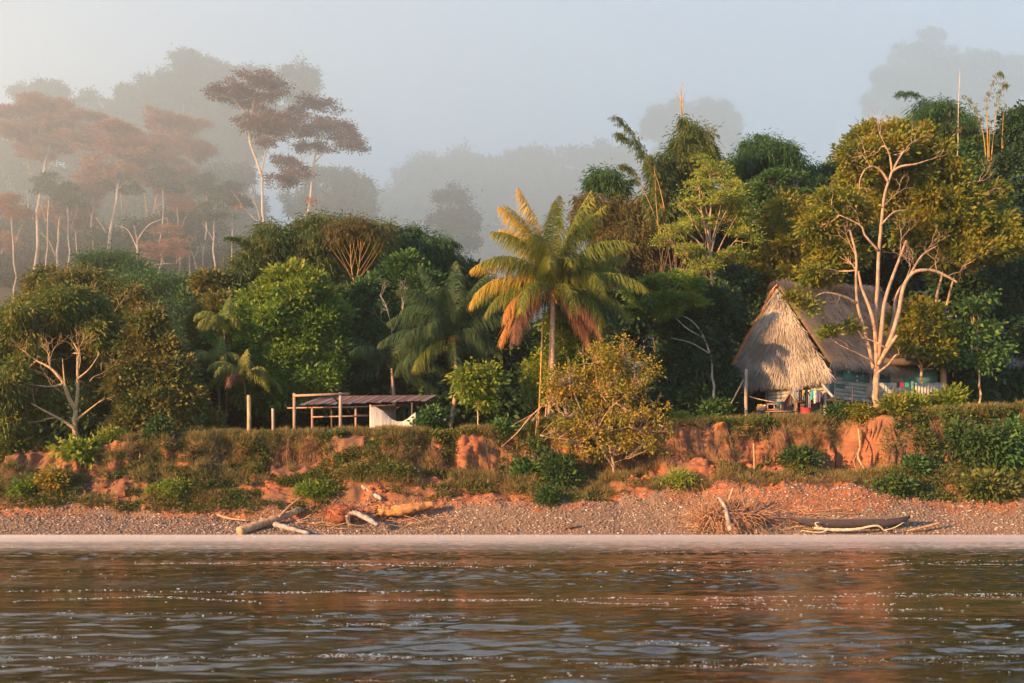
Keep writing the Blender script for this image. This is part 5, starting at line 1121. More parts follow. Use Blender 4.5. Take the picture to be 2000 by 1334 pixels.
def hut():
    rng = np.random.default_rng(21)
    A = at(1416, 722, 79.0); B = at(1622, 718, 72.6); u = np.array([math.cos(.65), math.sin(.65), 0.0])
    A[2] = B[2] = 10.55
    L = 12.0; A2 = A + u * L; B2 = B + u * L; Bs = B + [0, 0, .75]; B2 = B2 + [0, 0, .85]; A2 = A2 + [0, 0, .6]
    mid = (A + B) / 2
    R0 = mid + u * .35; R0[2] = 17.0; R1 = mid + u * (L - .4); R1[2] = 17.9
    g = gz(mid[0], mid[1])
    root = thing('thatched_hut', 'thatched hut on stilts with plank walls and a steep shaggy straw roof', 'hut', [mid[0], mid[1], g])
    nE = unit(np.cross(B - A, R0 - A)); nE = nE if nE[1] < 0 else -nE
    nS = unit(np.cross(B2 - Bs, R0 - Bs)); nS = nS if nS[0] > 0 else -nS
    nW = unit(np.cross(A2 - A, R0 - A)); nW = nW if nW[0] < 0 else -nW
    b = MB(); th = .16
    def slab(pts, nrm):
        pts = [np.array(p) for p in pts]; k = len(pts); V = pts + [p - nrm * th for p in pts]
        Q = [[i, (i + 1) % k, k + (i + 1) % k, k + i] for i in range(k)]
        if k == 3: b.add(V, Q, [[0, 2, 1], [3, 4, 5]])
        else: b.add(V, Q + [[0, 3, 2, 1], [4, 5, 6, 7]])
    Re = R0 + nE * .06 - [0, 0, .35]
    slab([Re, A, B], nE); slab([R0, Bs, B2, R1], nS); slab([R0, R1, A2, A], nW); slab([R1, B2, A2], -nE * [1, 1, -1])
    roof = b.build('roof', M['thatch_base'], root)
    b = MB()                                        # end slope, facing the river
    for k in range(9):
        t0, t1 = k / 9, (k + 1) / 9
        thatch_strands(b, Re + (A - Re) * t0, Re + (B - Re) * t0 + .001, Re + (A - Re) * t1, Re + (B - Re) * t1, int(300 + 700 * t1), .75, rng, nE, lift=.12)
    thatch_strands(b, A + nE * .02, B + nE * .02, A - [0, 0, .12], B - [0, 0, .12], 1700, .62, rng, nE, lift=.1)     # ragged eave
    for cx_ in (.66, .70):                                             # loose bundle hanging low
        q = A + (B - A) * cx_; thatch_strands(b, q, q + (B - A) * .05, q - [0, 0, .3], q + (B - A) * .05 - [0, 0, .3], 90, 1.2, rng, nE)
    b.build('thatch', M['thatch'], roof)
    b = MB()
    for k in range(8):
        t0, t1 = k / 8, (k + 1) / 8
        thatch_strands(b, R0 + (Bs - R0) * t0, R1 + (B2 - R1) * t0, R0 + (Bs - R0) * t1, R1 + (B2 - R1) * t1, 1000, .6, rng, nS, lift=.08)
    thatch_strands(b, Bs, B2, Bs - [0, 0, .1], B2 - [0, 0, .1], 1100, .5, rng, nS)
    b.build('thatch', M['thatch_dark'], roof)
    b = MB()                                        # left rake, its fringe coloured orange for the sun on it, and the ridge
    for k in range(10):
        t0, t1 = k / 10, (k + 1) / 10
        p0 = R0 + (A - R0) * t0; p1 = R0 + (A - R0) * t1
        thatch_strands(b, p0, p0 + u * .45, p1, p1 + u * .45, 160, .6, rng, nW, lift=.16, wd=.05)
        thatch_strands(b, p0 - u * .05, p0 + nE * .1, p1 - u * .05, p1 + nE * .1, 90, .6, rng, nE, lift=.12, wd=.05)
    thatch_strands(b, A, A2, A - [0, 0, .1], A2 - [0, 0, .1], 500, .5, rng, nW)
    b.build('rake_fringe', M['thatch_edge'], roof)
    b = MB()
    for s_ in (1, -1):
        n_ = nS if s_ == 1 else nW
        thatch_strands(b, R0 - u * .55 + [0, 0, .22], R1 + [0, 0, .25], R0 - u * .55 + n_ * .35 - [0, 0, .35], R1 + n_ * .3 - [0, 0, .25], 900, .6, rng, n_, lift=.2)
    b.build('ridge_cap', M['thatch'], roof)
    # posts and brace under the open front
    def pole(nm, a, c, r, mat='post_wood', par=root):
        w = MB(); w.tube(catmull([a, (np.array(a) + c) / 2 + rng.normal(size=3) * .02, c], 4), r, 8); return w.build(nm, M[mat], par, smooth=True)
    p = at(1457, 800, 76.3); gp = gz(p[0], p[1]); pole('post', [p[0], p[1], gp - .3], [p[0] + .02, p[1], 11.2], .12)
    q = at(1405, 800, 76.0); pole('brace', [q[0], q[1], gz(q[0], q[1]) - .1], [p[0] - .15, p[1], 10.5], .055)
    # floor platform, walls of planks
    v = unit(B - A)
    K = B + u * .7 - v * .9; K[2] = 0                   # front corner of the room
    zf, zt = 8.95, 12.0
    E = K - v * 4.6; Sx = K + u * 8.0
    def wall(p0, p1, n_out, parts, name='wall'):
        d = unit(p1 - p0); W = np.linalg.norm((p1 - p0)[:2])
        w = {}
        nb = 12; h = (zt - zf) / nb
        for k in range(nb):
            x = 0
            while x < W - .05:
                l = min(W - x, rng.uniform(1.8, 3.4)); z = zf + h * (k + .5)
                m = 'white_board' if not any(a <= x + l / 2 <= c and lo <= z <= hi for (a, c, lo, hi, _) in parts) else [pp[4] for pp in parts if pp[0] <= x + l / 2 <= pp[1] and pp[2] <= z <= pp[3]][0]
                c = p0 + d * (x + l / 2); c = np.array([c[0], c[1], z]) + n_out * rng.uniform(0, .015)
                w.setdefault(m, MB()).box(c, (l - .012, .03, h - .025 - rng.random() * .01), np.array([d, n_out, [0, 0, 1]]))
                x += l
        for m, bb in w.items(): bb.build(name, M[m], root)
        bb = MB(); c = (p0 + p1) / 2; bb.box([c[0], c[1], (zf + zt) / 2] - n_out * .05, (W, .02, zt - zf), np.array([d, n_out, [0, 0, 1]])); bb.build('wall_lining', M['dark_wood'], root)
    oE = nE * [1, 1, 0]; oE = unit(oE); oS = unit(nS * [1, 1, 0])
    wall(E, K, oE, []); 
    wall(K, Sx, oS, [(0, 1.1, 9.4, 12.4, 'blue_board'), (1.1, 8, 10.35, 12.4, 'blue_board')])
    # dark door opening with a blue leaf at the corner, window shutters
    def panel(name, a, c, z0, z1, o_, mat, t=.04, off=.03, par=root):
        a = np.array(a); c = np.array(c); d = unit(c - a) * [1, 1, 0]; d = unit(d); m_ = (a + c) / 2
        bb = MB(); bb.box(np.array([m_[0], m_[1], (z0 + z1) / 2]) + o_ * (off + t / 2), (np.linalg.norm((c - a)[:2]), t, z1 - z0), np.array([d, o_, [0, 0, 1]])); return bb.build(name, M[mat], par)
    panel('shutter', K + u * 1.9, K + u * 3.3, 10.25, 11.0, oS, 'teal_board')
    panel('shutter', K + u * 3.6, K + u * 4.8, 10.3, 11.0, oS, 'blue_board', off=.034)
    panel('door', K + u * .15, K + u * .95, 9.05, 10.7, oS, 'blue_board', off=.036)
    for s0 in (E, K, K - v * 2.2, K + u * 1.0, K + u * 5.0, Sx):
        o_ = oE * .10 if s0 is not Sx else oS * .1
        g0 = gz(s0[0], s0[1]); pole('post', [s0[0] + o_[0] + oS[0] * .08, s0[1] + o_[1], g0 - .2], [s0[0] + o_[0] + oS[0] * .08, s0[1] + o_[1], 12.05], .10, 'post_wood' if s0 is not E else 'brown_bark')
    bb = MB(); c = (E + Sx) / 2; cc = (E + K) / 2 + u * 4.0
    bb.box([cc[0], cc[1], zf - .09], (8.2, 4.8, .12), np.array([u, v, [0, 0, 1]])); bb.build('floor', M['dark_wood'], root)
    bb = MB(); bb.box([cc[0], cc[1], 8.2], (7.6, 4.0, 1.3), np.array([u, v, [0, 0, 1]])); bb.build('under_floor_shade', M['dark_wood'], root)  # dark box standing in for the shade under the raised floor
    # veranda of boards carrying painted capitals, running right behind the white tree
    V0 = at(1722, 760, 76.5); V1 = at(1778, 760, 76.5); V2 = at(1786, 760, 76.5); V3 = at(1838, 760, 76.5)
    o_ = np.array([0, -1.0, 0])
    z0, z1 = at(0, 777, 76.5)[2], at(0, 748, 76.5)[2]
    ver = panel('veranda', at(1690, 760, 76.5), V1, z0, z1, o_, 'white_board'); 
    panel('corner_board', V1 + [.05, 0, 0], V2, z0 - .15, z1 + .1, o_, 'teal_board', off=.02)
    bb = MB(); x = V2[0] + .03
    while x < V3[0]:
        bb.box([x + .1, 76.45, (z0 + z1) / 2], (.19, .03, z1 - z0 + rng.uniform(-.06, .06))); x += .21
    bb.build('fence_boards', M['white_board'], root)
    panel('back_wall', at(1722, 720, 78.2), at(1764, 720, 78.2), at(0, 750, 78.2)[2] - .3, at(0, 718, 78.2)[2], o_, 'white_board')
    panel('back_wall', at(1764, 720, 78.2), at(1830, 720, 78.2), at(0, 750, 78.2)[2] - .3, at(0, 722, 78.2)[2], o_, 'teal_board')
    panel('veranda_roof', at(1700, 700, 77.6), at(1850, 700, 77.6), at(0, 716, 77.6)[2], at(0, 705, 77.6)[2], o_, 'dark_wood', t=2.2, off=-.9)
    bb = MB(); bb.box([(V0[0] + V3[0]) / 2 - .4, 77.5, z0 - .06], (4.9, 2.2, .10)); bb.build('veranda_floor', M['dark_wood'], root)
    for xx in (1735, 1785, 1835):
        a = at(xx, 780, 76.7); pole('post', [a[0], a[1], gz(a[0], a[1]) - .2], [a[0], a[1], z0], .07, 'dark_wood')
    # painted capitals U L L A Y
    lt = MB(); yy = 76.50 - .03 - .04 - .006
    def st(x0, y0, x1, y1):
        a = at(x0, y0, yy); c = at(x1, y1, yy); lt.beam(a, c, .012, .032)
    for (x0, y0, x1, y1) in [(1714, 752, 1714, 765), (1714, 765, 1718, 768), (1718, 768, 1724, 767.5), (1724, 767.5, 1727, 764), (1727, 764, 1727, 752),
                             (1733, 751, 1733.5, 769), (1733.5, 769, 1738.5, 769), (1741.5, 751, 1742, 768), (1742, 768, 1747, 767.5),
                             (1750, 769, 1754, 753), (1754, 753, 1757, 768), (1751.5, 763, 1756, 763), (1760, 752, 1763.5, 760), (1767.5, 752, 1763.5, 760), (1763.5, 760, 1764, 769)]:
        st(x0, y0, x1, y1)
    lt.build('lettering', M['letter'], ver)
hut()

# ------------------------------------------------------------------ things round the hut
for n_, c_ in dict(red=(.42, .03, .03), teal=(.02, .36, .30), jeans=(.16, .20, .26), black=(.012, .014, .02), yellow=(.62, .36, .03), beige=(.50, .42, .33), cream=(.60, .54, .38), magenta=(.35, .02, .10), green=(.02, .30, .13), plaid=(.10, .08, .16), tarp=(.02, .09, .075), crate=(.28, .15, .10), darkplastic=(.05, .045, .05), yel2=(.75, .48, .04), white=(.8, .8, .8)).items():
    plain('c_' + n_, c_)
CL = 73.2
def line_z(px): return at(px, 761 + .012 * (px - 1550) - 5 * ((px - 1600) / 60) ** 2 * -.4 if False else 762, CL)[2]
def clothesline():
    t = thing('clothesline', 'thin clothesline strung in front of the hut wall', 'clothesline', [*at(1600, 770, CL)[:2], gz(at(1600, 0, CL)[0], CL)])
    a = at(1545, 760, CL); c = at(1665, 760, CL)
    w = MB(); w.tube(catmull([a, (a + c) / 2 - [0, 0, .08], c], 8), .012, 4); w.build('line', M['dark_wood'], t)
    for q in (a, c):
        w = MB(); w.tube(np.array([[q[0], q[1], gz(q[0], q[1]) - .1], q + [0, 0, .05]]), .045, 6); w.build('pole', M['dark_wood'], t)
clothesline()
def garment(name, label, px, w_, h_, mat, kind='sheet', seed=0):
    rng = np.random.default_rng(seed)
    a = at(px, 762.5, CL); s = CL / F; W = w_ * s; Hh = h_ * s
    b = MB()
    if kind == 'trousers': strips = [(-W / 2, -.02 * W, Hh), (.02 * W, W / 2, Hh * .97)]
    else: strips = [(-W / 2, W / 2, Hh)]
    for (x0, x1, hh) in strips:
        nx, nz = 7, 9
        U, Vv = np.meshgrid(np.linspace(0, 1, nx), np.linspace(0, 1, nz), indexing='ij')
        taper = 1 - (.25 * Vv if kind != 'shirt' else .15 * np.abs(Vv - .2))
        X = a[0] + (x0 + x1) / 2 + ((x0 + (x1 - x0) * U) - (x0 + x1) / 2) * taper
        Z = a[2] - Vv * hh * (1 + .08 * np.sin(U * 3)); Yy = a[1] - .03 + .04 * np.sin(U * 9 + seed) * Vv
        for d_ in (0,):
            V = np.stack([X, Yy, Z], -1).reshape(-1, 3); V2 = V + [0, .025, 0]
            i = np.arange(nx - 1)[:, None] * nz; j = np.arange(nz - 1)[None]
            Q = np.stack([i + j, i + nz + j, i + nz + j + 1, i + j + 1], -1).reshape(-1, 4)
            b.add(V, Q); b.add(V2, Q[:, ::-1])
    if kind == 'shirt':
        b.beam(a + [-W * .45, 0, -.1], a + [-W * .8, 0, -.35 * Hh], .05, .14); b.beam(a + [W * .45, 0, -.1], a + [W * .8, 0, -.35 * Hh], .05, .14)
    if kind == 'trousers': b.box(a - [0, .02, .04], (W, .04, .12))
    o = b.build(name, M['c_' + mat]); tag(o, label, 'clothing', 'washing on the line')
garment('trousers', 'grey-blue jeans hanging leftmost on the clothesline', 1554, 8, 20, 'jeans', 'trousers', 1)
garment('trousers', 'black trousers next to the jeans on the clothesline', 1563, 7, 21, 'black', 'trousers', 2)
garment('towel', 'yellow cloth on the clothesline between black clothes', 1569.5, 4.5, 11, 'yellow', 'sheet', 3)
garment('shirt', 'long black shirt right of the yellow cloth on the clothesline', 1575, 7, 30, 'black', 'shirt', 4)
garment('trousers', 'beige trousers hanging long behind the teal top', 1580.5, 5, 46, 'beige', 'trousers', 5)
garment('shirt', 'teal sleeveless top in the middle of the clothesline', 1585, 8, 17, 'teal', 'sheet', 6)
garment('towel', 'cream cloth narrowing downward on the clothesline', 1591.5, 5, 24, 'cream', 'sheet', 7)
garment('shirt', 'dark purple patterned shirt at the right of the clothesline', 1598, 8, 22, 'plaid', 'shirt', 8)
def small_box(name, label, cat, px, row_b, Yb, w_, h_, mat, dep=.5, extra=None, tapr=.12):
    s = Yb / F; b0 = at(px, row_b, Yb); g = gz(b0[0], Yb); W, Hh = w_ * s, h_ * s
    z0 = g
    t = thing(name, label, cat, [b0[0], Yb, z0])
    b = MB(); k = 1 - tapr
    V = [[-W / 2 * k, -dep / 2 * k, 0], [W / 2 * k, -dep / 2 * k, 0], [W / 2 * k, dep / 2 * k, 0], [-W / 2 * k, dep / 2 * k, 0], [-W / 2, -dep / 2, Hh], [W / 2, -dep / 2, Hh], [W / 2, dep / 2, Hh], [-W / 2, dep / 2, Hh]]
    b.add(np.array(V) + [b0[0], Yb, z0], [[0, 3, 2, 1], [0, 1, 5, 4], [1, 2, 6, 5], [2, 3, 7, 6], [3, 0, 4, 7], [4, 5, 6, 7]]); b.build('body', M[mat], t)
    b = MB()
    for (p_, q_) in ((0, 1), (1, 2), (2, 3), (3, 0)):
        c = [[-W / 2, -dep / 2], [W / 2, -dep / 2], [W / 2, dep / 2], [-W / 2, dep / 2]]
        b.beam([b0[0] + c[p_][0], Yb + c[p_][1], z0 + Hh], [b0[0] + c[q_][0], Yb + c[q_][1], z0 + Hh], .035)
    b.build('rim', M[mat], t)
    return t, z0 + Hh
HB = 72.0
t, zt = small_box('plastic_tub', 'red plastic tub on the ground under the hanging beige trousers', 'tub', 1574, 818, HB, 18, 22, 'c_red', .6)
t, zt = small_box('barrel', 'dark drum with a brown upper half at the left end of the table', 'barrel', 1486, 824, HB, 20, 20, 'c_darkplastic', .6, tapr=.05)
b = MB(); c = at(1487, 0, HB); b.box([c[0], HB, zt + .16], (.64, .55, .27)); o = b.build('wooden_crate', M['c_crate']); tag(o, 'brown crate standing on the dark drum left of the table', 'crate')
b = MB(); b.tube(np.array([[c[0] - .25, HB, zt + .36], [c[0] + .12, HB, zt + .38]]), .075, 8); o = b.build('bundle', M['c_yel2'], smooth=True); tag(o, 'yellow rolled bundle lying on the brown crate', 'bundle')
b = MB(); b.tube(np.array([[c[0] + .2, HB - .1, zt + .30], [c[0] + .2, HB - .1, zt + .36], [c[0] + .2, HB - .1, zt + .42]]), [.09, .08, .03], 8); o = b.build('bowl', M['c_white'], smooth=True); tag(o, 'small white bowl beside the yellow bundle on the crate', 'bowl')
def bench():
    a = at(1500, 0, 71.4); c = at(1552, 0, 71.4); g = gz((a[0] + c[0]) / 2, 71.4)
    t = thing('table', 'rough wooden table frame with a low shelf in front of the hut', 'table', [(a[0] + c[0]) / 2, 71.4, g])
    zt = g + .55
    b = MB(); b.box([(a[0] + c[0]) / 2, 71.4, zt], (c[0] - a[0] + .3, .7, .04)); b.build('tabletop', M['weathered'], t)
    b = MB(); b.box([(a[0] + c[0]) / 2, 71.4, g + .12], (c[0] - a[0], .6, .04)); b.build('shelf', M['weathered'], t)
    for x in (a[0], c[0]):
        for y in (71.15, 71.65):
            b = MB(); b.beam([x, y, g - .05], [x, y, zt], .07); b.build('leg', M['weathered'], t)
    b = MB(); x0, x1 = a[0], at(1526, 0, 71.4)[0]
    for q in ([x0, zt + .03, x0, zt + .5], [x1, zt + .03, x1, zt + .5], [x0 - .04, zt + .5, x1 + .04, zt + .5], [(x0 + x1) / 2, zt + .03, (x0 + x1) / 2, zt + .5], [x0, zt + .15, x1, zt + .15]):
        b.beam([q[0], 71.5, q[1]], [q[2], 71.5, q[3]], .06)
    b.build('rack', M['weathered'], t)
bench()
def kennel():
    p = at(1540, 0, 73.6); g = gz(p[0], 73.6)
    t = thing('wooden_shelter', 'small brown pointed wooden shelter between the table and the clothes', 'shelter', [p[0], 73.6, g])
    s = 73.6 / F; W = 25 * s; H1 = at(0, 785, 73.6)[2]; H2 = at(0, 770, 73.6)[2]
    b = MB(); P_ = [[-W / 2, g], [W / 2, g], [W / 2, H1], [0, H2], [-W / 2, H1]]
    V = [[p[0] + x, y, z] for y in (73.2, 74.0) for x, z in P_]
    b.add(V, [[k, (k + 1) % 5, 5 + (k + 1) % 5, 5 + k] for k in range(5)], [[0, 1, 2], [0, 2, 3], [0, 3, 4], [5, 7, 6], [5, 8, 7], [5, 9, 8]]); b.build('body', M['brown_bark'], t)
    b = MB(); b.beam([p[0] - W * .6, 73.15, H1 - .12], [p[0], 73.15, H2 + .06], .05, .1); b.beam([p[0] + W * .6, 73.15, H1 - .12], [p[0], 73.15, H2 + .06], .05, .1); b.build('roof_board', M['weathered'], t)
    b = MB(); b.tube(np.array([[p[0] + .1, 73.19, g + 1.0], [p[0] + .1, 73.17, g + 1.0]]), .14, 8); b.build('hole', M['c_black'], t)
kennel()
b = MB(); a = at(1513, 785, 72.6); c = at(1531, 784, 72.6); d = at(1527, 802, 72.6); e = at(1520, 798, 72.6)
b.add([a, c, d, e, a + [0, .05, 0], c + [0, .05, 0], d + [0, .05, 0], e + [0, .05, 0]], [[0, 1, 2, 3], [7, 6, 5, 4], [0, 4, 5, 1], [1, 5, 6, 2], [2, 6, 7, 3], [3, 7, 4, 0]])
tag(b.build('tarp', M['c_tarp']), 'dark green cloth hanging above the table', 'cloth')
for nm, lb, x, w_, mt in (('towel', 'magenta cloth draped over the veranda boards', 1762, 9, 'magenta'), ('towel', 'green cloth draped over the veranda boards', 1771, 6, 'green'), ('towel', 'black cloth draped on the veranda boards left of the magenta one', 1754, 5, 'black')):
    a = at(x, 752, 76.36); b = MB()
    n = 7; xx = np.linspace(-w_ / 2, w_ / 2, n) * .0354
    V = [[a[0] + q, 76.36 + .02 * math.sin(q * 40) + (.0 if k < 2 else .12), a[2] + zz] for k, zz in ((0, -.14), (1, .17), (2, .19), (3, 0)) for q in xx]
    Q = [[k * n + j, k * n + j + 1, (k + 1) * n + j + 1, (k + 1) * n + j] for k in range(3) for j in range(n - 1)]
    b.add(V, Q); tag(b.build(nm, M['c_' + mt]), lb, 'cloth', 'cloths on the veranda')
b = MB(); b.tube(catmull([at(1606, 750, 73.0), at(1616, 763, 72.6), at(1628, 776, 72.2)], 4), .09, 7); tag(b.build('wooden_pole', M['drift_grey']), 'pale grey pole propped diagonally against the hut wall', 'pole')
b = MB(); b.tube(catmull([at(1463, 774, 76.1), at(1480, 779, 75.4), at(1513, 786, 74.2)], 4), .03, 5); tag(b.build('wooden_pole', M['post_wood']), 'thin pale rail running back from the hut corner post', 'pole')
# second thatched roof glimpsed at the right edge
def hut2():
    rng = np.random.default_rng(33); c = at(2000, 660, 82)
    t = thing('thatched_hut', 'grey thatched roof of another hut glimpsed at the right edge', 'hut', [c[0], 82, gz(c[0], 82)])
    R0, R1 = at(1984, 632, 84), at(2120, 632, 84); B0, B1 = at(1966, 712, 80), at(2135, 712, 80)
    n_ = unit(np.cross(B1 - B0, R0 - B0)); n_ = n_ if n_[1] < 0 else -n_
    b = MB(); pts = [R0, R1, B1, B0]; V = pts + [p - n_ * .15 for p in pts]
    b.add(V, [[0, 3, 2, 1], [4, 5, 6, 7], [0, 1, 5, 4], [1, 2, 6, 5], [2, 3, 7, 6], [3, 0, 4, 7]]); r_ = b.build('roof', M['thatch_base'], t)
    b = MB()
    for k in range(7): thatch_strands(b, R0 + (B0 - R0) * k / 7, R1 + (B1 - R1) * k / 7, R0 + (B0 - R0) * (k + 1) / 7, R1 + (B1 - R1) * (k + 1) / 7, 400, .7, rng, n_)
    b.build('thatch', M['thatch'], r_)
    for x in (1972, 2050, 2130):
        p = at(x, 0, 80.6); b = MB(); b.tube(np.array([[p[0], 80.6, gz(p[0], 80.6) - .1], [p[0], 80.6, 12.2]]), .1, 7); b.build('post', M['brown_bark'], t)
hut2()

# ------------------------------------------------------------------ open shed, posts
def post_beam(b, a, c, w=.16): b.beam(a, c, w)
def shed():
    Yf, Yb = 70.0, 73.0
    def g(px, Yv): return gz(at(px, 0, Yv)[0], Yv)
    c = at(700, 0, 71.5); root = thing('open_shed', 'derelict open shed with a low rusty tin roof and a weathered post frame', 'shed', [c[0], 71.5, gz(c[0], 71.5)])
    def pst(px, Yv, top, w=.15, m='weathered'):
        a = at(px, 800, Yv); a[2] = g(px, Yv) - .3; t_ = at(px, top, Yv); b = MB(); b.beam(a, t_, w); b.build('post', M[m], root)
    pst(575, Yf, 768, .17); pst(665, Yf, 767, .18, 'post_wood'); pst(610, 71.4, 794, .14); pst(695, 71.4, 792, .13); pst(648, 73.5, 798, .12, 'dark_wood'); pst(790, 73.2, 786, .12, 'dark_wood'); pst(805, 71.2, 785, .12, 'dark_wood')
    def bm(nm, p0, p1, w, m='weathered', h=None): b = MB(); b.beam(p0, p1, w, h); b.build(nm, M[m], root)
    bm('top_beam', at(572, 773, Yf - .1), at(683, 769, Yf - .1), .13); bm('eave_beam', at(561, 797, 71.3), at(722, 794, 71.3), .08); bm('rail', at(610, 814.5, 71.3), at(722, 812, 71.3), .08)
    bm('rail', at(690, 810, 73.4), at(722, 809, 73.4), .07); bm('strut', at(648, 772, Yf), at(668, 793, 71.2), .09, 'dark_wood'); bm('back_beam', at(640, 775, 75), at(845, 772, 75), .08, 'dark_wood')
    # roof: sheets side by side, slightly apart and askew
    rng = np.random.default_rng(8); n = 17
    for k in range(n):
        x0 = 590 + k * (255 / n) * .98; xb = 640 + k * (205 / n)
        a = at(x0, 793 - .55 * k + rng.normal() * .6, 71.0); c_ = at(xb, 774 - .25 * k, 75.6) if False else at(x0 + 42 - k * 1.2, 776 - .25 * k, 75.2)
        ax = unit(c_ - a); w = .47; side = np.array([1.0, 0, 0]); side = unit(side - ax * side.dot(ax)); nn = np.cross(side, ax)
        b = MB(); t = np.linspace(-.5, .5, 9)
        V = []
        for p_ in (a, c_ + ax * rng.uniform(-.2, .3)):
            for q in t: V.append(p_ + side * q * w + nn * (.025 * math.cos(q * 25) + .012 * (k % 2) + .03))
        V = np.array(V); Vb = V - nn * .012
        Q = [[j, j + 1, 10 + j, 9 + j] for j in range(8)]
        b.add(V, Q); b.add(Vb, [q_[::-1] for q_ in Q])
        b.build('roof_sheet', M[['tin', 'tin_rust', 'tin', 'tin_rust2'][k % 4]], root)
    for k in range(6):
        x = 600 + k * 44; bm('rafter', at(x, 797, 71.2), at(x + 36, 778, 75.0), .07, 'dark_wood')
    # white board front with a sagging curved top
    b = MB(); Yp = 71.0; xs = np.linspace(722, 812, 46)
    top = np.interp(xs, [722, 735, 748, 758, 766, 776, 786, 796, 804, 812], [790, 795, 803, 812, 819, 823, 823, 818, 811, 805])
    V = []
    for yy in (Yp, Yp + .04):
        for x, tp in zip(xs, top):
            a = at(x, tp, yy); V.append(a); V.append([a[0], yy, g(x, Yp) - .1])
    n = len(xs); V = np.array(V); Q = []
    for j in range(n - 1):
        Q += [[2 * j, 2 * j + 1, 2 * j + 3, 2 * j + 2], [2 * n + 2 * j + 2, 2 * n + 2 * j + 3, 2 * n + 2 * j + 1, 2 * n + 2 * j], [2 * j, 2 * j + 2, 2 * n + 2 * j + 2, 2 * n + 2 * j]]
    b.add(V, Q + [[0, 2 * n, 2 * n + 1, 1], [2 * n - 2, 2 * n - 1, 4 * n - 1, 4 * n - 2]])
    b.build('board_front', M['plank_front'], root)
    b = MB(); a = at(722, 792, 73.0); c_ = at(772, 790, 73.0); z0 = g(745, 73.0)
    b.box([(a[0] + c_[0]) / 2, 73.0, (z0 + a[2]) / 2], (c_[0] - a[0], .04, a[2] - z0)); b.build('inner_wall', M['inner_board'], root)
    b = MB(); a = at(748, 808, 72.95); b.box([a[0], 72.96, a[2]], (.34, .03, .22)); b.build('window', M['c_black'], root)
    b = MB(); b.beam(at(724, 793, Yp - .05), at(842, 788, 72.2), .07); b.build('eave_beam', M['dark_wood'], root)
M['tin'] = solid('tin', (.20, .17, .19), (.30, .22, .21), 2.5, .55, (1, 1, 1), .1, .02)
M['tin_rust'] = solid('tin_rust', (.26, .11, .08), (.16, .09, .08), 2.5, .7)
M['tin_rust2'] = solid('tin_rust2', (.16, .10, .10), (.28, .15, .12), 2.5, .7)
M['plank_front'] = solid('plank_front', (.62, .55, .46), (.36, .29, .23), 2.2, .8, (4.5, 1, .35), .2, .01)
M['inner_board'] = solid('inner_board', (.34, .26, .22), (.24, .18, .15), 3, .8, (3, 1, .3))
shed()
def lone_post(name, label, px, top, Yv, w, m, lean=0):
    a = at(px, 800, Yv); a[2] = gz(a[0], a[1]) - .3; t_ = at(px + lean, top, Yv)
    b = MB(); pts = catmull([a, (a + t_) / 2 + [.02, 0, 0], t_], 5); b.tube(pts, np.linspace(w / 2, w / 2.2, len(pts)), 8); tag(b.build(name, M[m], smooth=True), label, 'post')
lone_post('wooden_post', 'tall sunlit wooden post left of the shed under the drooping palm', 486, 772, 69.4, .26, 'tan_bark')
lone_post('wooden_post', 'shorter grey wooden post between the tall post and the shed', 533, 798, 69.6, .20, 'post_wood')
lone_post('wooden_post', 'thin yellowish stake standing in the slope below the table', 1473, 866, 66.9, .11, 'drift', -1)
lone_post('bamboo_pole', 'long bright yellow bamboo pole leaning beside the tall palm trunk', 1050, 622, 68.4, .13, 'culm', 10)
lone_post('wooden_post', 'slim broken stick standing on the left part of the scarp', 268, 885, 67.2, .08, 'drift', 6)
# ------------------------------------------------------------------ driftwood, boat
def log(name, label, pts, R, m='drift', sides=10, forks=(), cat='driftwood', seed=0, splinter=False):
    rng = np.random.default_rng(seed)
    P_ = catmull(pts, 8); n = len(P_)
    R = np.interp(np.linspace(0, 1, n), np.linspace(0, 1, len(R)), R) * (1 + .08 * rng.normal(size=n))
    t = thing(name, label, cat, [P_[:, 0].mean(), P_[:, 1].mean(), P_[:, 2].min() - .1]) if forks or splinter else None
    b = MB(); b.tube(P_, R, sides); V = b.v[0]; b.v[0] = V + rng.normal(size=V.shape) * np.mean(R) * .11 - [0, 0, np.mean(R) * .35]
    o = b.build('trunk' if t else name, M[m], t, smooth=True)
    for f in forks:
        b = MB(); fp = catmull(f[0], 6); b.tube(fp, np.linspace(f[1], f[2], len(fp)), 6); b.build('branch', M[m], t, smooth=True)
    if splinter:
        b = MB()
        for k in range(26):
            s = P_[0] + rng.normal(size=3) * R[0] * .5 - [0, 0, .1]; d = unit(P_[0] - P_[3]) + rng.normal(size=3) * .35
            b.tube(np.array([s, s + d * rng.uniform(.2, .6)]), [.05, .01], 5)
        b.build('splinters', M[m], t)
    if not t: tag(o, label, cat)
    return t or o
def G(px, Y, up=0):
    X = (px - 1000) / F * Y; return np.array([X, Y, gz(X, Y) + up])
log('driftwood_log', 'thick orange log slanting down to the water at left', [at(468, 1037, 61.9), at(500, 1024, 62.6), at(540, 1010, 63.4), at(590, 992, 64.6)], [.30, .26, .22, .16], 'drift', seed=1, forks=[([at(545, 1010, 63.3), at(570, 985, 64), at(590, 970, 64.5)], .08, .03)])
log('driftwood_log', 'short pale log lying at the waterline right of the thick orange one', [at(536, 1022, 62.6), at(565, 1030, 62.2), at(604, 1040, 61.8)], [.16, .14, .10], 'drift_grey', seed=2)
log('driftwood_log', 'curved pale log arching out of the red root mass', [at(684, 1024, 63.2), at(678, 1008, 63.0), at(690, 1000, 62.8), at(712, 1008, 62.5), at(738, 1024, 62.2)], [.10, .13, .14, .15, .13], 'drift_grey', seed=3)
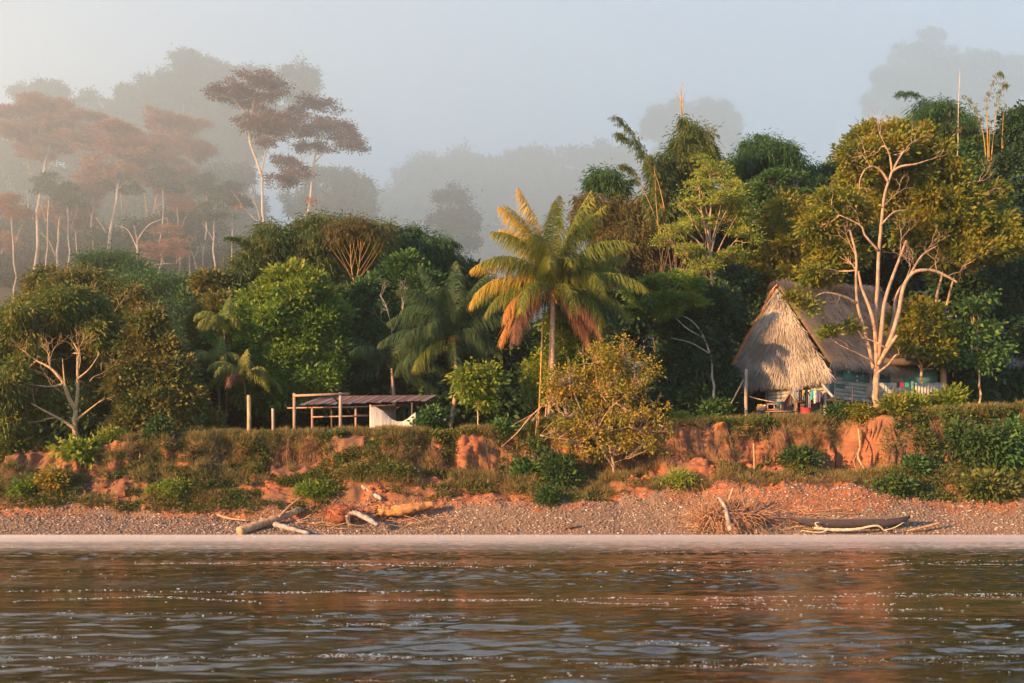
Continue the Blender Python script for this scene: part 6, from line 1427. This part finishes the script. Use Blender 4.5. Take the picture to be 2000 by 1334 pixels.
log('driftwood_log', 'large splintered orange log lying on the beach', [at(742, 992, 63.9), at(770, 995, 63.8), at(810, 988, 63.8), at(846, 982, 64.0)], [.36, .34, .27, .16], 'drift_orange' if 'drift_orange' in M else 'drift', seed=4, splinter=True)
log('driftwood_log', 'grey weathered log slanting down the slope above the root mass', [at(695, 938, 66.2), at(718, 956, 65.6), at(746, 974, 64.9)], [.12, .13, .12], 'drift_grey', seed=5)
log('driftwood_log', 'dark stub of wood lying on the gravel at the centre', [at(1103, 1030, 62.3), at(1115, 1027, 62.3), at(1128, 1026, 62.3)], [.09, .11, .07], 'brown_bark', seed=6)
log('driftwood_log', 'thin orange branch at the left end of the logs near the waterline', [at(425, 1005, 64.2), at(450, 1012, 63.7), at(482, 1016, 63.2)], [.06, .06, .04], 'drift', seed=7)
log('driftwood_branch', 'long pale branch lying in front of the dark canoe', [at(1590, 1030, 61.6), at(1630, 1034, 61.5), at(1670, 1033, 61.4), at(1712, 1026, 61.4), at(1728, 1036, 61.5)], [.07, .08, .08, .06, .03], 'drift_pale' if 'drift_pale' in M else 'drift', seed=8,
    forks=[([at(1598, 1030, 61.6), at(1592, 1022, 61.6), at(1600, 1020, 61.6)], .04, .02), ([at(1620, 1033, 61.5), at(1600, 1040, 61.5), at(1565, 1036, 61.5)], .05, .03), ([at(1728, 1036, 61.4), at(1748, 1030, 61.4), at(1765, 1020, 61.4)], .04, .02)])
log('driftwood_log', 'straight orange log lying on the gravel right of the canoe', [at(1772, 1036, 61.8), at(1800, 1030, 61.9), at(1838, 1020, 62.1)], [.04, .08, .06], 'drift', seed=9)
log('driftwood_log', 'broad orange plank-like log behind the canoe', [at(1578, 1018, 63.4), at(1610, 1008, 63.7), at(1640, 998, 64.0)], [.08, .12, .07], 'drift', seed=10)
log('driftwood_branch', 'crooked root hanging down the scarp below the white forked tree', [at(1676, 836, 67.9), at(1680, 870, 67.3), at(1676, 892, 66.9), at(1690, 920, 66.5), at(1698, 940, 66.1)], [.06, .06, .07, .05, .03], 'drift', seed=11, cat='root', forks=[([at(1678, 880, 67.1), at(1668, 900, 66.7), at(1674, 925, 66.3)], .03, .015)])
log('dead_branch', 'brown dead branches slanting down from the foot of the tall palm', [at(1062, 790, 68.3), at(1035, 815, 67.9), at(1010, 845, 67.5), at(980, 872, 67.0)], [.05, .05, .04, .02], 'drift', seed=12, cat='branch', forks=[([at(1058, 800, 68.3), at(1020, 820, 67.9), at(1000, 832, 67.6)], .03, .015), ([at(1066, 780, 68.3), at(1040, 822, 67.8)], .03, .02), ([at(1050, 805, 68.2), at(1046, 850, 67.6)], .04, .02)])
def rootmass(name, label, c, R, n, L, mat, seed, forks=(), flat=.6, th=.02, spread=1.0):
    rng = np.random.default_rng(seed); c = np.array(c)
    t = thing(name, label, 'root mass', c - [0, 0, R * .7])
    b = MB(); K = 70
    d = unit(rng.normal(size=(K, 3)));
    V = []; nu, nv = 12, 8
    for i in range(nu):
        for j in range(nv + 1):
            th_ = 2 * math.pi * i / nu; ph = math.pi * j / nv; q = np.array([math.cos(th_) * math.sin(ph), .6 * math.sin(th_) * math.sin(ph), flat * math.cos(ph)]); V.append(c + q * R * (.75 + .35 * rng.random()))
    Q = [[i * (nv + 1) + j, ((i + 1) % nu) * (nv + 1) + j, ((i + 1) % nu) * (nv + 1) + j + 1, i * (nv + 1) + j + 1] for i in range(nu) for j in range(nv)]
    b.add(V, Q); b.build('root_ball', M[mat], t, smooth=True)
    b = MB()
    for k in range(n):
        a = rng.normal(size=3) * [1, .5, .45]; a[2] = abs(a[2]) * flat; a = unit(a)
        s = c + a * R * rng.uniform(.2, 1.0) * [spread, .8, 1]; l = L * rng.uniform(.3, 1.1); m_ = 5
        pts = [s]; dd = unit(a * .5 + rng.normal(size=3) * .7)
        for q in range(m_): dd = unit(dd + rng.normal(size=3) * .22 + [0, 0, -.10]); pts.append(pts[-1] + dd * l / m_)
        pts = np.array(pts); pts[:, 2] = np.maximum(pts[:, 2], ground_z(pts[:, 0], pts[:, 1]) + .02)
        b.tube(pts, np.linspace(th, th * .35, m_ + 1), 4, cap=False)
    b.build('roots', M[mat], t)
    for (pts, r0, r1, mt) in forks:
        b = MB(); fp = catmull(pts, 6); b.tube(fp, np.linspace(r0, r1, len(fp)), 8); b.build('trunk', M[mt], t, smooth=True)
rootmass('uprooted_stump', 'dark red ball of roots beside the curved pale log', at(665, 1004, 63.3), .95, 260, .75, 'root_red', 1, th=.022)
Yr = 62.3
rootmass('uprooted_stump', 'big orange tangle of roots with an upright grey stem left of the canoe', at(1425, 1016, Yr), 1.15, 850, 1.6, 'root_orange' if 'root_orange' in M else 'drift', 2, flat=.8, th=.026, spread=1.6, forks=[
    ([at(1427, 1036, Yr - 1), at(1421, 1012, Yr - .95), at(1416, 990, Yr - .8), at(1404, 972, Yr - .5)], .15, .08, 'drift_grey'),
    ([at(1416, 992, Yr - .8), at(1402, 1000, Yr - .9), at(1392, 1032, Yr - .9)], .08, .05, 'brown_bark'),
    ([at(1415, 1000, Yr - .5), at(1424, 975, Yr - .4), at(1432, 953, Yr - .4)], .09, .07, 'drift')])
def twigs(label, x0, x1, Yv, n, seed):
    rng = np.random.default_rng(seed); b = MB()
    for k in range(n):
        px = rng.uniform(x0, x1); p = G(px, Yv + rng.uniform(-.5, .8), rng.uniform(.03, .25)); a = rng.uniform(0, 6.28); l = rng.uniform(.4, 1.6)
        d = np.array([math.cos(a), math.sin(a) * .4, rng.uniform(-.1, .35)]); b.tube(catmull([p, p + d * l * .5 + rng.normal(size=3) * .06, p + d * l], 3), .018, 4)
    tag(b.build('driftwood_twigs', M['drift']), label, 'driftwood', kind='stuff')
twigs('thin washed-up sticks scattered round the root tangle and the canoe', 1350, 1660, 62.3, 150, 3)
twigs('thin washed-up sticks scattered among the logs at left', 560, 880, 63.2, 70, 4)
def canoe():
    t = thing('canoe', 'dark wooden dugout canoe pulled up on the gravel among the driftwood', 'canoe', at(1660, 1040, 62.1))
    n, m_ = 26, 11; L0, L1 = at(1545, 1014, 62.2), at(1780, 1014, 61.9)
    def shell(off):
        V = []
        for i in range(n):
            u = i / (n - 1); w = .36 * max(.02, math.sin(math.pi * min(max(u, .0), 1)) ** .42) - off; h = .52 - off; c = L0 + (L1 - L0) * u
            sheer = .20 * (2 * u - 1) ** 4 + .05 * u
            for j in range(m_):
                a = math.pi * j / (m_ - 1); V.append([c[0], c[1] - math.cos(a) * max(w, .01), c[2] - .02 + sheer - math.sin(a) ** .8 * h * (1 - .75 * abs(2 * u - 1) ** 5)])
        return np.array(V)
    A = shell(0); B_ = shell(.045)
    q = [[i * m_ + j, (i + 1) * m_ + j, (i + 1) * m_ + j + 1, i * m_ + j + 1] for i in range(n - 1) for j in range(m_ - 1)]
    b = MB(); b.add(A, q); b.add(B_, [x[::-1] for x in q]); b.build('hull', M['canoe'], t, smooth=True)
    for j in (0, m_ - 1):
        b = MB(); b.tube(A[j::m_], .03, 5); b.build('gunwale', M['canoe_rim'], t)
    for u in (.3, .55, .78):
        c = L0 + (L1 - L0) * u; b = MB(); b.box([c[0], c[1], c[2] + .0], (.2, .62, .04)); b.build('thwart', M['canoe_rim'], t)
    b = MB(); c = L1; b.box(c + [.02, -.0, .16], (.16, .2, .16)); b.build('bow_block', M['drift'], t)
canoe()
for o in bpy.data.objects:
    if '_o' in o: del o['_o']
